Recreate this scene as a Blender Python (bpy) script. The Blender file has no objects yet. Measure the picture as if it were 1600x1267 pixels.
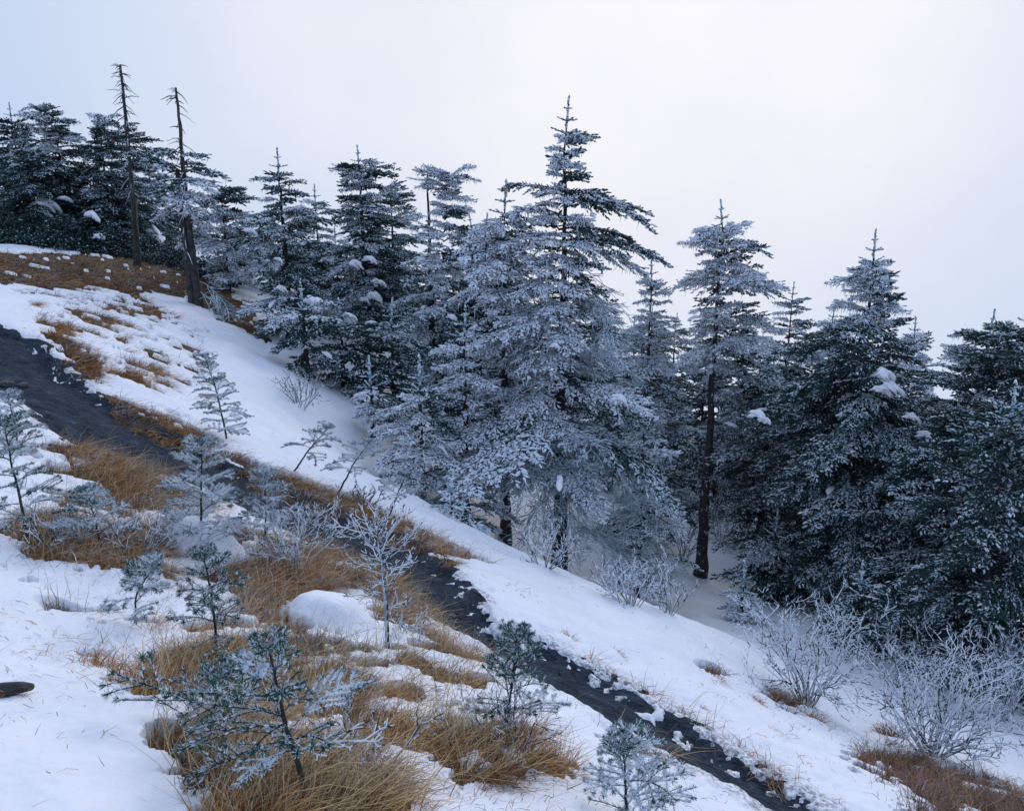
import bpy, math, random
import numpy as np
from mathutils import Vector

R = math.radians
sc = bpy.context.scene
rng = np.random.default_rng(7)
random.seed(7)

# ------------------------------------------------------------------ camera, world, sun, exposure
LENS_PX, PITCH = 1250.0, R(15.0)
SP, CP = math.sin(PITCH), math.cos(PITCH)
cam_d = bpy.data.cameras.new('camera'); cam = bpy.data.objects.new('camera', cam_d)
sc.collection.objects.link(cam); sc.camera = cam
cam_d.sensor_width = 36; cam_d.lens = 36 * LENS_PX / 1600
cam_d.clip_start = 0.05; cam_d.clip_end = 2000
cam.location = (0, 0, 0); cam.rotation_euler = (R(90) - PITCH, 0, 0)
sc.view_settings.view_transform = 'Standard'; sc.view_settings.look = 'None'
sc.view_settings.exposure = 0.0; sc.view_settings.gamma = 1.0
sc.view_settings.use_curve_mapping = False
sc.cycles.max_bounces = 5; sc.cycles.diffuse_bounces = 3; sc.cycles.glossy_bounces = 2
sc.cycles.sample_clamp_indirect = 6

SUN_AZ, SUN_EL = R(14), R(24)
world = bpy.data.worlds.new('World'); sc.world = world; world.use_nodes = True
nt = world.node_tree; nt.nodes.clear()
def N(t, kind, **kw):
    n = t.nodes.new(kind)
    for k, v in kw.items():
        setattr(n, k, v)
    return n
out = N(nt, 'ShaderNodeOutputWorld'); bg = N(nt, 'ShaderNodeBackground')
sky = N(nt, 'ShaderNodeTexSky', sky_type='NISHITA', sun_disc=False)
sky.sun_elevation = SUN_EL; sky.sun_rotation = SUN_AZ
skym = N(nt, 'ShaderNodeVectorMath', operation='SCALE'); skym.inputs['Scale'].default_value = 0.07
nt.links.new(sky.outputs[0], skym.inputs[0])
tc = N(nt, 'ShaderNodeTexCoord')
nrm = N(nt, 'ShaderNodeVectorMath', operation='NORMALIZE'); nt.links.new(tc.outputs['Generated'], nrm.inputs[0])
gd = Vector((0.15, 1.0, 0.27)).normalized()
dot = N(nt, 'ShaderNodeVectorMath', operation='DOT_PRODUCT'); dot.inputs[1].default_value = gd
nt.links.new(nrm.outputs[0], dot.inputs[0])
nz = N(nt, 'ShaderNodeTexNoise'); nz.inputs['Scale'].default_value = 3.2; nz.inputs['Detail'].default_value = 4
nz.inputs['Roughness'].default_value = 0.5
nt.links.new(nrm.outputs[0], nz.inputs['Vector'])
nm = N(nt, 'ShaderNodeMath', operation='MULTIPLY_ADD'); nm.inputs[1].default_value = 0.16; nm.inputs[2].default_value = -0.08
nt.links.new(nz.outputs['Fac'], nm.inputs[0])
ad = N(nt, 'ShaderNodeMath', operation='ADD'); nt.links.new(dot.outputs['Value'], ad.inputs[0]); nt.links.new(nm.outputs[0], ad.inputs[1])
ramp = N(nt, 'ShaderNodeValToRGB')
el = ramp.color_ramp.elements
el[0].position = 0.0; el[0].color = (0.47, 0.61, 0.91, 1)
el[1].position = 1.0; el[1].color = (0.95, 0.94, 0.975, 1)
for p, c in ((0.66, (0.45, 0.60, 0.89, 1)), (0.78, (0.57, 0.68, 0.89, 1)), (0.89, (0.70, 0.77, 0.93, 1)), (0.96, (0.85, 0.87, 0.96, 1))):
    e = el.new(p); e.color = c
nt.links.new(ad.outputs[0], ramp.inputs[0])
mx = N(nt, 'ShaderNodeMix', data_type='RGBA'); mx.inputs['Factor'].default_value = 0.98
nt.links.new(skym.outputs[0], mx.inputs['A']); nt.links.new(ramp.outputs[0], mx.inputs['B'])
nt.links.new(mx.outputs['Result'], bg.inputs[0]); bg.inputs[1].default_value = 1.0
nt.links.new(bg.outputs[0], out.inputs[0])

sl = bpy.data.lights.new('sun', 'SUN'); sl.energy = 1.0; sl.angle = R(28); sl.color = (1.0, 0.95, 0.95)
so = bpy.data.objects.new('sun', sl); sc.collection.objects.link(so)
sd = Vector((math.sin(SUN_AZ) * math.cos(SUN_EL), math.cos(SUN_AZ) * math.cos(SUN_EL), math.sin(SUN_EL)))
so.rotation_euler = sd.to_track_quat('Z', 'Y').to_euler()

# ------------------------------------------------------------------ helpers: noise, rays, meshes
def _hash(ix, iy, seed):
    h = (ix.astype(np.int64) * 374761393 + iy.astype(np.int64) * 668265263 + seed * 974711) & 0x7fffffff
    h = ((h ^ (h >> 13)) * 1274126177) & 0x7fffffff
    h = h ^ (h >> 16)
    return (h & 0xffff) / 65535.0
def vnoise(x, y, seed=0):
    x = np.asarray(x, float); y = np.asarray(y, float)
    ix = np.floor(x); iy = np.floor(y); fx = x - ix; fy = y - iy
    fx = fx * fx * (3 - 2 * fx); fy = fy * fy * (3 - 2 * fy)
    a = _hash(ix, iy, seed); b = _hash(ix + 1, iy, seed); c = _hash(ix, iy + 1, seed); d = _hash(ix + 1, iy + 1, seed)
    return (a * (1 - fx) + b * fx) * (1 - fy) + (c * (1 - fx) + d * fx) * fy
def fbm(x, y, seed=0, octv=4):
    s = 0; a = 0.5; t = 0
    for o in range(octv):
        s = s + a * vnoise(x * 2 ** o + 17.3 * o, y * 2 ** o - 9.1 * o, seed + o); t += a; a *= 0.5
    return s / t - 0.5
def sstep(a, b, v):
    t = np.clip((v - a) / (b - a), 0, 1); return t * t * (3 - 2 * t)
def ray(u, v):
    dx = (np.asarray(u, float) - 800) / LENS_PX; dy = -(np.asarray(v, float) - 633.5) / LENS_PX
    return dx, CP + dy * SP, -SP + dy * CP
def at_d(u, v, d):
    a, b, c = ray(u, v); return np.array([a * d, b * d, c * d])
def at_Y(u, v, Y):
    a, b, c = ray(u, v); return np.array([a / b * Y, Y, c / b * Y])

# hillside: measured points (picture column, picture row, distance along the axis) joined by a thin-plate surface
CTRL = [(-200, 1267, 2.4), (0, 1267, 2.7), (400, 1267, 3.0), (800, 1267, 3.6), (1200, 1267, 5.3), (1600, 1267, 8.0), (1900, 1300, 10),
        (0, 1000, 4.6), (400, 1000, 5.6), (0, 800, 6.6), (350, 850, 7.4), (650, 950, 7.4), (800, 1080, 5.6), (1000, 1180, 5.6),
        (0, 620, 9.8), (0, 520, 13), (-200, 560, 10.5), (180, 700, 9.6), (300, 740, 9.6), (200, 630, 12.0), (450, 790, 9.6), (700, 900, 8.9),
        (860, 1010, 8.0), (1000, 1100, 7.2), (1250, 1230, 6.3),
        (100, 450, 21), (300, 560, 17), (430, 700, 13.5), (0, 385, 30), (215, 412, 30), (310, 480, 24), (430, 560, 22), (400, 480, 27),
        (500, 650, 18.5), (640, 770, 15.0), (600, 800, 12.0), (760, 880, 11.2), (900, 925, 11.5), (1050, 975, 11.3), (1260, 1105, 11.5), (1200, 1040, 12.5),
        (1450, 1180, 10.2), (1600, 1170, 12), (1320, 1165, 9.2), (580, 740, 18.5), (700, 760, 21), (820, 895, 20.5), (887, 922, 20.8), (1090, 905, 25), (1200, 880, 28),
        (1300, 985, 19), (1150, 1000, 16), (1420, 1090, 15), (1600, 1060, 18), (1600, 950, 27)]
pts = [at_d(u, v, d) for u, v, d in CTRL]
pts += [np.array(p, float) for p in [(-4, 0, -1.55), (0, 0, -1.75), (4, 0, -4.0), (0, -6, -1.6), (-12, -6, -0.4), (10, -6, -7.5), (-40, 0, 4), (-34, 40, -1.2), (-60, 70, 3),
        (-16, 45, -3.0), (0, 45, -9.5), (14, 45, -15), (0, 90, -18), (-30, 90, -6), (30, 35, -19), (40, 90, -38), (90, 90, -60), (60, 0, -30), (90, 0, -45), (-90, 90, 6), (-90, 0, 14), (-90, -40, 14),
        (90, -40, -42), (0, 160, -40), (100, 160, -78), (-100, 160, -6), (0, -40, -2), (60, 40, -34), (24, 14, -13.5)]]
pts = np.array(pts)
def tps_k(r2):
    return np.where(r2 > 1e-12, 0.5 * r2 * np.log(np.maximum(r2, 1e-12)), 0.0)
_n = len(pts)
_K = tps_k(((pts[:, None, :2] - pts[None, :, :2]) ** 2).sum(2)) + np.eye(_n) * 0.6
_P = np.c_[np.ones(_n), pts[:, :2]]
_A = np.zeros((_n + 3, _n + 3)); _A[:_n, :_n] = _K; _A[:_n, _n:] = _P; _A[_n:, :_n] = _P.T
_W = np.linalg.solve(_A, np.r_[pts[:, 2], 0, 0, 0])
def h_exact(x, y):
    x = np.asarray(x, float); y = np.asarray(y, float); s = x.shape; x = x.ravel(); y = y.ravel()
    o = _W[_n] + _W[_n + 1] * x + _W[_n + 2] * y
    for i in range(_n):
        o += _W[i] * tps_k((x - pts[i, 0]) ** 2 + (y - pts[i, 1]) ** 2)
    return (o + 0.16 * fbm(x * 0.6, y * 0.6, 3)).reshape(s)
def _grid(x0, x1, y0, y1, st):
    gx = np.arange(x0, x1 + st, st); gy = np.arange(y0, y1 + st, st); X, Y = np.meshgrid(gx, gy, indexing='ij'); return (x0, y0, st, h_exact(X, Y))
def _look(g, x, y):
    x0, y0, st, Z = g; fx = np.clip((x - x0) / st, 0, Z.shape[0] - 1.001); fy = np.clip((y - y0) / st, 0, Z.shape[1] - 1.001)
    ix = fx.astype(int); iy = fy.astype(int); fx = fx - ix; fy = fy - iy
    return (Z[ix, iy] * (1 - fx) + Z[ix + 1, iy] * fx) * (1 - fy) + (Z[ix, iy + 1] * (1 - fx) + Z[ix + 1, iy + 1] * fx) * fy
_G1 = _grid(-16, 14, -1, 26, .12); _G2 = _grid(-162, 162, -162, 162, 1.0); _G3 = _grid(-60, 60, -10, 75, .5)
def h_base(x, y):
    x = np.asarray(x, float); y = np.asarray(y, float)
    o = _look(_G2, x, y); m = (np.abs(x) < 59) & (y > -9) & (y < 74)
    o = np.where(m, _look(_G3, x, y), o); m = (x > -15.8) & (x < 13.8) & (y > -.8) & (y < 25.8)
    return np.where(m, _look(_G1, x, y), o)
_D = np.exp(np.linspace(math.log(1.6), math.log(90), 130))
def hit(u, v, hf=None):
    """where the sight line through a picture point meets the hillside"""
    hf = hf or h_base
    u = np.atleast_1d(np.asarray(u, float)); v = np.atleast_1d(np.asarray(v, float))
    a, b, c = ray(u, v)
    X = a[:, None] * _D; Y = b[:, None] * _D; Z = c[:, None] * _D
    g = Z - hf(X, Y)
    k = np.argmax(g < 0, axis=1); k = np.maximum(k, 1); i = np.arange(len(u))
    g0 = g[i, k - 1]; g1 = g[i, k]; t = np.clip(g0 / (g0 - g1 + 1e-9), 0, 1)
    d = _D[k - 1] * (1 - t) + _D[k] * t
    return np.stack([a * d, b * d, c * d], 1)

UP_EDGE = [(-260, 440), (-100, 480), (0, 512), (60, 532), (90, 570), (150, 618), (230, 658), (300, 695), (360, 728), (420, 752), (490, 783), (560, 812), (640, 842), (700, 880), (738, 930), (785, 983), (860, 1006), (925, 1040), (1000, 1088), (1090, 1142), (1180, 1195), (1260, 1245), (1420, 1345)]
LO_EDGE = [(-260, 540), (-100, 575), (0, 612), (45, 645), (110, 692), (180, 722), (250, 740), (330, 768), (400, 803), (480, 848), (560, 888), (630, 928), (675, 968), (740, 1000), (820, 1052), (895, 1090), (985, 1145), (1060, 1190), (1150, 1232), (1215, 1270), (1340, 1345)]
def resample(px, n):
    p = hit([q[0] for q in px], [q[1] for q in px])
    s = np.r_[0, np.cumsum(np.hypot(*(np.diff(p[:, :2], axis=0).T)))]; t = np.linspace(0, s[-1], n)
    return np.stack([np.interp(t, s, p[:, k]) for k in range(2)], 1)
PU = resample(UP_EDGE, 60); PL = resample(LO_EDGE, 60)
PATH_POLY = np.r_[PU, PL[::-1]]
def sdist(x, y, poly):
    """signed distance to a polygon, positive inside"""
    x = np.asarray(x, float); y = np.asarray(y, float)
    d2 = np.full(x.shape, 1e9); ins = np.zeros(x.shape, bool); m = len(poly)
    for i in range(m):
        x0, y0 = poly[i]; x1, y1 = poly[(i + 1) % m]; ex, ey = x1 - x0, y1 - y0
        t = np.clip(((x - x0) * ex + (y - y0) * ey) / (ex * ex + ey * ey + 1e-12), 0, 1)
        d2 = np.minimum(d2, (x - x0 - t * ex) ** 2 + (y - y0 - t * ey) ** 2)
        c = ((y0 > y) != (y1 > y)) & (x < (x1 - x0) * (y - y0) / (y1 - y0 + 1e-12) + x0); ins ^= c
    return np.sqrt(d2) * np.where(ins, 1, -1)
def h_fun(x, y):
    x = np.asarray(x, float); y = np.asarray(y, float)
    h = h_base(x, y)
    near = (np.abs(x) < 14) & (y > 2) & (y < 22)
    if near.any():
        s = sdist(x[near], y[near], PATH_POLY)
        h[near] = h[near] - 0.13 * sstep(-0.12, 0.25, s)
    return h
def hz(x, y):
    return float(h_fun(np.array([x]), np.array([y]))[0])

GRASS = [  # areas where dry grass lies over the snow: outline in picture points, density
    ([(-80, 392), (120, 394), (240, 404), (330, 425), (400, 490), (436, 545), (380, 525), (300, 472), (215, 455), (120, 458), (60, 452), (-80, 436)], 1.15),
    ([(66, 520), (110, 508), (170, 575), (162, 602), (120, 590), (90, 560)], 1.15),
    ([(90, 480), (180, 492), (225, 520), (150, 534), (60, 520), (30, 485)], 0.72),
    ([(190, 552), (250, 570), (300, 632), (230, 618), (140, 585)], 0.72), ([(150, 450), (250, 470), (290, 500), (200, 500), (120, 470)], .62),
    ([(165, 618), (230, 638), (300, 664), (372, 712), (330, 716), (260, 685), (190, 655)], 1.25),
    ([(350, 706), (430, 738), (500, 762), (570, 786), (640, 818), (700, 848), (765, 886), (700, 880), (620, 842), (500, 795), (400, 765)], 1.25),
    ([(60, 690), (160, 706), (260, 745), (330, 800), (290, 830), (200, 800), (90, 760)], 1.15),
    ([(0, 800), (60, 790), (180, 830), (250, 800), (300, 800), (345, 838), (270, 852), (258, 900), (200, 945), (90, 925), (0, 868)], 1.05),
    ([(345, 905), (400, 840), (500, 860), (570, 915), (470, 962), (400, 975), (350, 945)], 1.15),
    ([(525, 885), (600, 905), (650, 950), (665, 995), (740, 1025), (770, 1065), (700, 1045), (600, 1005)], .95),
    ([(560, 1030), (650, 1020), (760, 1080), (740, 1100), (640, 1075)], 0.72), ([(640, 1090), (740, 1100), (800, 1130), (700, 1150), (640, 1120)], .55), ([(900, 1020), (1000, 1070), (1120, 1150), (1250, 1220), (1230, 1235), (1090, 1130), (950, 1050)], .55),
    ([(200, 1040), (290, 1010), (420, 1000), (520, 1020), (590, 1090), (640, 1150), (700, 1150), (760, 1175), (760, 1267), (690, 1260), (640, 1200), (560, 1180), (520, 1140), (420, 1160), (330, 1190), (260, 1130), (170, 1130)], .95),
    ([(230, 1170), (330, 1150), (460, 1160), (560, 1185), (640, 1230), (650, 1320), (300, 1320)], 1.15),
    ([(700, 1150), (800, 1120), (880, 1180), (900, 1250), (820, 1240), (740, 1270)], 0.9),
    ([(1310, 1172), (1400, 1160), (1480, 1205), (1640, 1238), (1640, 1330), (1420, 1300), (1350, 1250), (1330, 1215)], 0.95),
    ([(0, 760), (120, 700), (330, 810), (560, 870), (680, 960), (800, 1100), (700, 1180), (500, 1050), (300, 1040), (250, 940), (60, 950), (0, 930)], .52), ([(60, 950), (260, 940), (320, 1060), (180, 1100), (80, 1060)], .40), ([(0, 440), (220, 455), (330, 520), (330, 660), (180, 600), (60, 510)], .42),
    ([(1080, 1045), (1130, 1050), (1140, 1078), (1100, 1070)], 0.8), ([(1170, 1070), (1240, 1090), (1290, 1130), (1240, 1125), (1190, 1100)], 0.7),
    ([(900, 1155), (980, 1165), (1060, 1200), (1030, 1205), (930, 1180)], 0.72), ([(0, 690), (60, 700), (70, 740), (0, 740)], .7),
]
GR = []
for px, dn in GRASS:
    w = hit([q[0] for q in px], [q[1] for q in px])[:, :2]; GR.append((w, dn))
MOUNDS = [(322, 868, 52, 0.26), (520, 985, 66, 0.2)]   # snow-capped lumps: picture point, half width, height
MW = []
for u, v, r, hh in MOUNDS:
    p = hit(u, v)[0]; MW.append((p[0], p[1], r / LENS_PX * np.linalg.norm(p), hh))
def grass_field(x, y):
    g = np.zeros_like(x)
    for w, dn in GR:
        x0, y0 = w.min(0) - 0.8; x1, y1 = w.max(0) + 0.8
        m = (x > x0) & (x < x1) & (y > y0) & (y < y1)
        if m.any():
            s = sdist(x[m], y[m], w)
            sc_ = 0.10 + 0.012 * y[m]
            g[m] = np.maximum(g[m], dn * sstep(-sc_, sc_ * 1.6, s))
    for mx_, my_, r, _h in MW:
        g = g * sstep(0.75, 1.05, np.hypot(x - mx_, y - my_) / r)
    return g
def snow_off(x, y):
    """height of the snow surface over the soil; negative where the soil or path is bare"""
    s = np.full(x.shape, -9.0); near = (np.abs(x) < 16) & (y > 1.5) & (y < 24)
    s[near] = sdist(x[near], y[near], PATH_POLY)
    n1 = fbm(x * 3.1, y * 3.1, 11, 5); n2 = fbm(x * 9, y * 9, 21, 3); n3 = fbm(x * 1.1, y * 1.1, 31, 3)
    slushy = sstep(10.5, 6.0, y) * 0.05
    bare = sstep(-0.16, 0.10, s + n1 * 0.42 + n2 * 0.16 - slushy * (0.6 + 2.2 * n3))
    speck = sstep(0.12 - .07 * (y < 8.3), 0.19 - .07 * (y < 8.3), n2 * .8 + n1 * 0.6 + .06 * (y < 8))
    bare = bare * (1 - 0.95 * speck * sstep(0.55, 0.05, s))
    g = grass_field(x, y)
    stre = fbm((x * 0.8 + y * 0.6) * 1.6, (y * 0.8 - x * 0.6) * 6.5, 41, 4)
    gb = sstep(0.36, 0.43, g * 0.62 + n1 * 1.1 + stre * 1.0 + n2 * .6 * sstep(20, 9, y)) * sstep(.05, .3, g)
    bare = np.maximum(bare, gb)
    t = (0.075 + 0.07 * n3 + 0.03 * n1 + 0.014 * n2) * (.45 + .55 * sstep(-.15, -.8, s))
    t = t + sstep(-.9, -.1, s) * sstep(9.5, 7.5, y) * .07 * (n2 + .5 * n1)
    o = t * (1 - bare) - 0.06 * bare
    for mx_, my_, r, hh in MW:
        o = o + hh * np.exp(-(np.hypot(x - mx_, (y - my_)) / (r * 0.85)) ** 4 * 1.2)
    return o

def new_mesh(name, V, F, mats, mi=None, col=None, smooth=False):
    V = np.ascontiguousarray(V, np.float32); F = np.ascontiguousarray(F, np.int32)
    me = bpy.data.meshes.new(name); k = F.shape[1]; nf = len(F)
    me.vertices.add(len(V)); me.vertices.foreach_set('co', V.ravel())
    me.loops.add(nf * k); me.loops.foreach_set('vertex_index', F.ravel())
    me.polygons.add(nf); me.polygons.foreach_set('loop_start', np.arange(nf, dtype=np.int32) * k)
    try: me.polygons.foreach_set('loop_total', np.full(nf, k, np.int32))
    except Exception: pass
    for m in mats: me.materials.append(m)
    if mi is not None: me.polygons.foreach_set('material_index', np.ascontiguousarray(mi, np.int32))
    if col is not None:
        a = me.color_attributes.new('Col', 'FLOAT_COLOR', 'POINT')
        c = np.ones((len(V), 4), np.float32); c[:, :3] = col; a.data.foreach_set('color', c.ravel())
    me.update(calc_edges=True)
    me.polygons.foreach_set('use_smooth', np.full(nf, smooth, bool))
    return me
def link(name, me, parent=None, loc=None, rot=None, scale=None):
    o = bpy.data.objects.new(name, me); sc.collection.objects.link(o)
    if parent is not None: o.parent = parent
    if loc is not None: o.location = loc
    if rot is not None: o.rotation_euler = rot
    if scale is not None: o.scale = scale
    return o
def tag(o, label=None, cat=None, group=None, kind=None):
    if label: o['label'] = label
    if cat: o['category'] = cat
    if group: o['group'] = group
    if kind: o['kind'] = kind
    return o
class Acc:
    """collects triangles for one mesh"""
    def __init__(s): s.V = []; s.F = []; s.M = []; s.C = []; s.n = 0
    def add(s, V, F, M, C=None):
        V = np.asarray(V, float).reshape(-1, 3); F = np.asarray(F).reshape(-1, 3)
        s.V.append(V); s.F.append(F + s.n); s.n += len(V)
        s.M.append(np.full(len(F), M) if np.isscalar(M) else np.asarray(M).ravel())
        s.C.append(np.full((len(V), 3), 0.5) if C is None else np.broadcast_to(C, (len(V), 3)) if np.ndim(C) < 2 else C)
    def mesh(s, name, mats, smooth=False):
        return new_mesh(name, np.concatenate(s.V), np.concatenate(s.F), mats, np.concatenate(s.M), np.concatenate(s.C), smooth)
def unit(a):
    return a / (np.linalg.norm(a, axis=-1, keepdims=True) + 1e-9)
def frames(D):
    D = unit(D); ref = np.where(np.abs(D[:, 2:3]) > 0.9, np.array([[1.0, 0, 0]]), np.array([[0, 0, 1.0]]))
    A = unit(np.cross(ref, D)); B = np.cross(D, A); return D, A, B
def add_tubes(acc, P0, P1, r0, r1, m, sides=4, col=None):
    P0 = np.asarray(P0, float).reshape(-1, 3); P1 = np.asarray(P1, float).reshape(-1, 3); n = len(P0)
    if n == 0: return
    r0 = np.broadcast_to(r0, n); r1 = np.broadcast_to(r1, n)
    D, A, B = frames(P1 - P0); an = np.arange(sides) * 2 * math.pi / sides
    cs = np.cos(an)[None, :, None] * A[:, None] + np.sin(an)[None, :, None] * B[:, None]
    V = np.concatenate([P0[:, None] + cs * r0[:, None, None], P1[:, None] + cs * r1[:, None, None]], 1)
    f = []
    for i in range(sides):
        j = (i + 1) % sides; f += [(i, j, sides + j), (i, sides + j, sides + i)]
    f = np.array(f)[None] + (np.arange(n) * 2 * sides)[:, None, None]
    mm = np.repeat(np.broadcast_to(m, n), 2 * sides)
    acc.add(V.reshape(-1, 3), f.reshape(-1, 3), mm, col)
def add_spindles(acc, P, D, L, r, frost, rg, sides=5):
    """spiky needle clumps: each a jagged spindle whose upper faces carry rime"""
    n = len(P); D, A, B = frames(D); L = np.broadcast_to(L, n); r = np.broadcast_to(r, n)
    ts = (0.28, 0.70); an = np.arange(sides) * 2 * math.pi / sides
    rows = [P[:, None]]
    for t in ts:
        a = an[None] + rg.uniform(-.4, .4, (n, sides)) + (t > .5) * math.pi / sides
        rad = r[:, None] * rg.uniform(0.45, 1.35, (n, sides)) * (1.0 if t < .5 else .8)
        tt = (t + rg.uniform(-.12, .18, (n, sides))) * L[:, None]
        rows.append(P[:, None] + D[:, None] * tt[..., None] + (np.cos(a)[..., None] * A[:, None] + np.sin(a)[..., None] * B[:, None]) * rad[..., None])
    rows.append((P + D * L[:, None])[:, None])
    V = np.concatenate(rows, 1); f = []; s = sides
    for i in range(s):
        j = (i + 1) % s
        f += [(0, 1 + j, 1 + i), (1 + i, 1 + j, 1 + s + j), (1 + i, 1 + s + j, 1 + s + i), (1 + s + i, 1 + s + j, 1 + 2 * s)]
    f = np.array(f)
    T = V[:, f]; nrm_ = np.cross(T[:, :, 1] - T[:, :, 0], T[:, :, 2] - T[:, :, 0]); nrm_ = unit(nrm_)
    cen = T.mean(2) - (P + D * L[:, None] * .5)[:, None]
    sgn = np.sign((nrm_ * cen).sum(-1)); up = nrm_[..., 2] * sgn
    mat = (up + rg.uniform(-.3, .3, up.shape) > (1 - 2 * np.broadcast_to(np.asarray(frost, float), n)[:, None])).astype(int)
    F = f[None] + (np.arange(n) * V.shape[1])[:, None, None]
    acc.add(V.reshape(-1, 3), F.reshape(-1, 3), mat.ravel())

# ------------------------------------------------------------------ materials
def mat_new(name):
    m = bpy.data.materials.new(name); m.use_nodes = True; t = m.node_tree
    return m, t, t.nodes['Principled BSDF']
def noise_col(t, b, c1, c2, scale, detail=6, lo=.35, hi=.65, coord='Object', rough=.6):
    tcn = N(t, 'ShaderNodeTexCoord'); n = N(t, 'ShaderNodeTexNoise'); n.inputs['Scale'].default_value = scale; n.inputs['Detail'].default_value = detail
    n.inputs['Roughness'].default_value = rough
    t.links.new(tcn.outputs[coord], n.inputs['Vector'])
    r = N(t, 'ShaderNodeValToRGB'); r.color_ramp.elements[0].position = lo; r.color_ramp.elements[1].position = hi
    r.color_ramp.elements[0].color = (*c1, 1); r.color_ramp.elements[1].color = (*c2, 1)
    t.links.new(n.outputs['Fac'], r.inputs[0])
    if b is not None: t.links.new(r.outputs[0], b.inputs['Base Color'])
    return n, r, tcn
def bump(t, b, scale, strength, dist, coord='Object', detail=8):
    tcn = N(t, 'ShaderNodeTexCoord'); n = N(t, 'ShaderNodeTexNoise'); n.inputs['Scale'].default_value = scale; n.inputs['Detail'].default_value = detail
    t.links.new(tcn.outputs[coord], n.inputs['Vector'])
    bp = N(t, 'ShaderNodeBump'); bp.inputs['Strength'].default_value = strength; bp.inputs['Distance'].default_value = dist
    t.links.new(n.outputs['Fac'], bp.inputs['Height']); t.links.new(bp.outputs[0], b.inputs['Normal'])

m_snow, t, b = mat_new('snow')
noise_col(t, b, (0.84, 0.85, 0.89), (0.92, 0.92, 0.95), 1.7, 8)
_src = b.inputs['Base Color'].links[0].from_socket
_a = N(t, 'ShaderNodeAttribute', attribute_name='Col'); _n, _r, _c = noise_col(t, None, (0, 0, 0), (1, 1, 1), 26, 8, .42, .62, rough=.7)
_m = N(t, 'ShaderNodeMath', operation='MULTIPLY'); t.links.new(_a.outputs['Fac'], _m.inputs[0]); t.links.new(_r.outputs[0], _m.inputs[1])
_x = N(t, 'ShaderNodeMix', data_type='RGBA'); _x.inputs['B'].default_value = (.07, .075, .09, 1); t.links.new(_m.outputs[0], _x.inputs['Factor']); t.links.new(_src, _x.inputs['A']); t.links.new(_x.outputs['Result'], b.inputs['Base Color'])
b.inputs['Roughness'].default_value = 0.7; b.inputs['Specular IOR Level'].default_value = 0.2
bump(t, b, 14, 0.45, 0.03)
m_frost, t, b = mat_new('rime_frost')
noise_col(t, b, (0.28, 0.42, 0.48), (0.86, 0.90, 0.93), 4.0, 6, .42, .60, rough=.65)
b.inputs['Roughness'].default_value = 0.75
m_rime, t, b = mat_new('thick_rime')
noise_col(t, b, (0.58, 0.66, 0.74), (0.86, 0.89, 0.93), 6.0, 4)
b.inputs['Roughness'].default_value = 0.75
m_needle, t, b = mat_new('fir_needles')
noise_col(t, b, (0.003, 0.022, 0.022), (0.012, 0.052, 0.046), 2.0, 3)
b.inputs['Roughness'].default_value = 0.55
m_ngreen, t, b = mat_new('young_needles')
noise_col(t, b, (0.012, 0.060, 0.045), (0.04, 0.14, 0.085), 9.0, 3)
b.inputs['Roughness'].default_value = 0.5
m_bark, t, b = mat_new('bark')
noise_col(t, b, (0.010, 0.009, 0.010), (0.055, 0.047, 0.045), 9, 8)
b.inputs['Roughness'].default_value = 0.9; bump(t, b, 25, 0.8, 0.03)
def rimed(t, b, amt):
    src = b.inputs['Base Color'].links[0].from_socket; n, r, tcn = noise_col(t, None, (0, 0, 0), (1, 1, 1), 4.5, 9, amt, amt + .06, rough=.7)
    mp_ = N(t, 'ShaderNodeMapping'); mp_.inputs['Scale'].default_value = (1.4, 1.4, .45); t.links.new(tcn.outputs['Object'], mp_.inputs[0]); t.links.new(mp_.outputs[0], n.inputs['Vector'])
    m = N(t, 'ShaderNodeMix', data_type='RGBA'); m.inputs['B'].default_value = (.6, .65, .72, 1); t.links.new(r.outputs[0], m.inputs['Factor']); t.links.new(src, m.inputs['A']); t.links.new(m.outputs['Result'], b.inputs['Base Color'])
rimed(t, b, .60)
m_grey, t, b = mat_new('weathered_wood')
noise_col(t, b, (0.015, 0.014, 0.014), (0.075, 0.066, 0.060), 7, 8)
b.inputs['Roughness'].default_value = 0.9; bump(t, b, 20, 0.7, 0.03); rimed(t, b, .64)
m_soil, t, b = mat_new('soil')
noise_col(t, b, (0.035, 0.022, 0.012), (0.15, 0.085, 0.035), 5, 10)
b.inputs['Roughness'].default_value = 0.95; bump(t, b, 30, 0.9, 0.05)
m_path, t, b = mat_new('wet_path')
n_, r_, _ = noise_col(t, b, (0.004, 0.010, 0.020), (0.036, 0.056, 0.080), 4.5, 15, .40, .60, rough=.8)
e = r_.color_ramp.elements.new(0.635); e.color = (0.10, 0.115, 0.14, 1); e = r_.color_ramp.elements.new(0.69); e.color = (0.34, 0.38, 0.46, 1)
b.inputs['Roughness'].default_value = 0.8; b.inputs['Specular IOR Level'].default_value = 0.12
bump(t, b, 14, 1.0, 0.06, detail=15)
m_grass, t, b = mat_new('dry_grass')
at = N(t, 'ShaderNodeAttribute', attribute_name='Col'); t.links.new(at.outputs['Color'], b.inputs['Base Color'])
b.inputs['Roughness'].default_value = 0.7
m_rock, t, b = mat_new('stone')
noise_col(t, b, (0.03, 0.032, 0.036), (0.16, 0.15, 0.15), 8, 8)
b.inputs['Roughness'].default_value = 0.8; bump(t, b, 12, 0.8, 0.04)
m_ice, t, b = mat_new('ice')
b.inputs['Base Color'].default_value = (0.72, 0.78, 0.86, 1); b.inputs['Roughness'].default_value = 0.25

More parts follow.
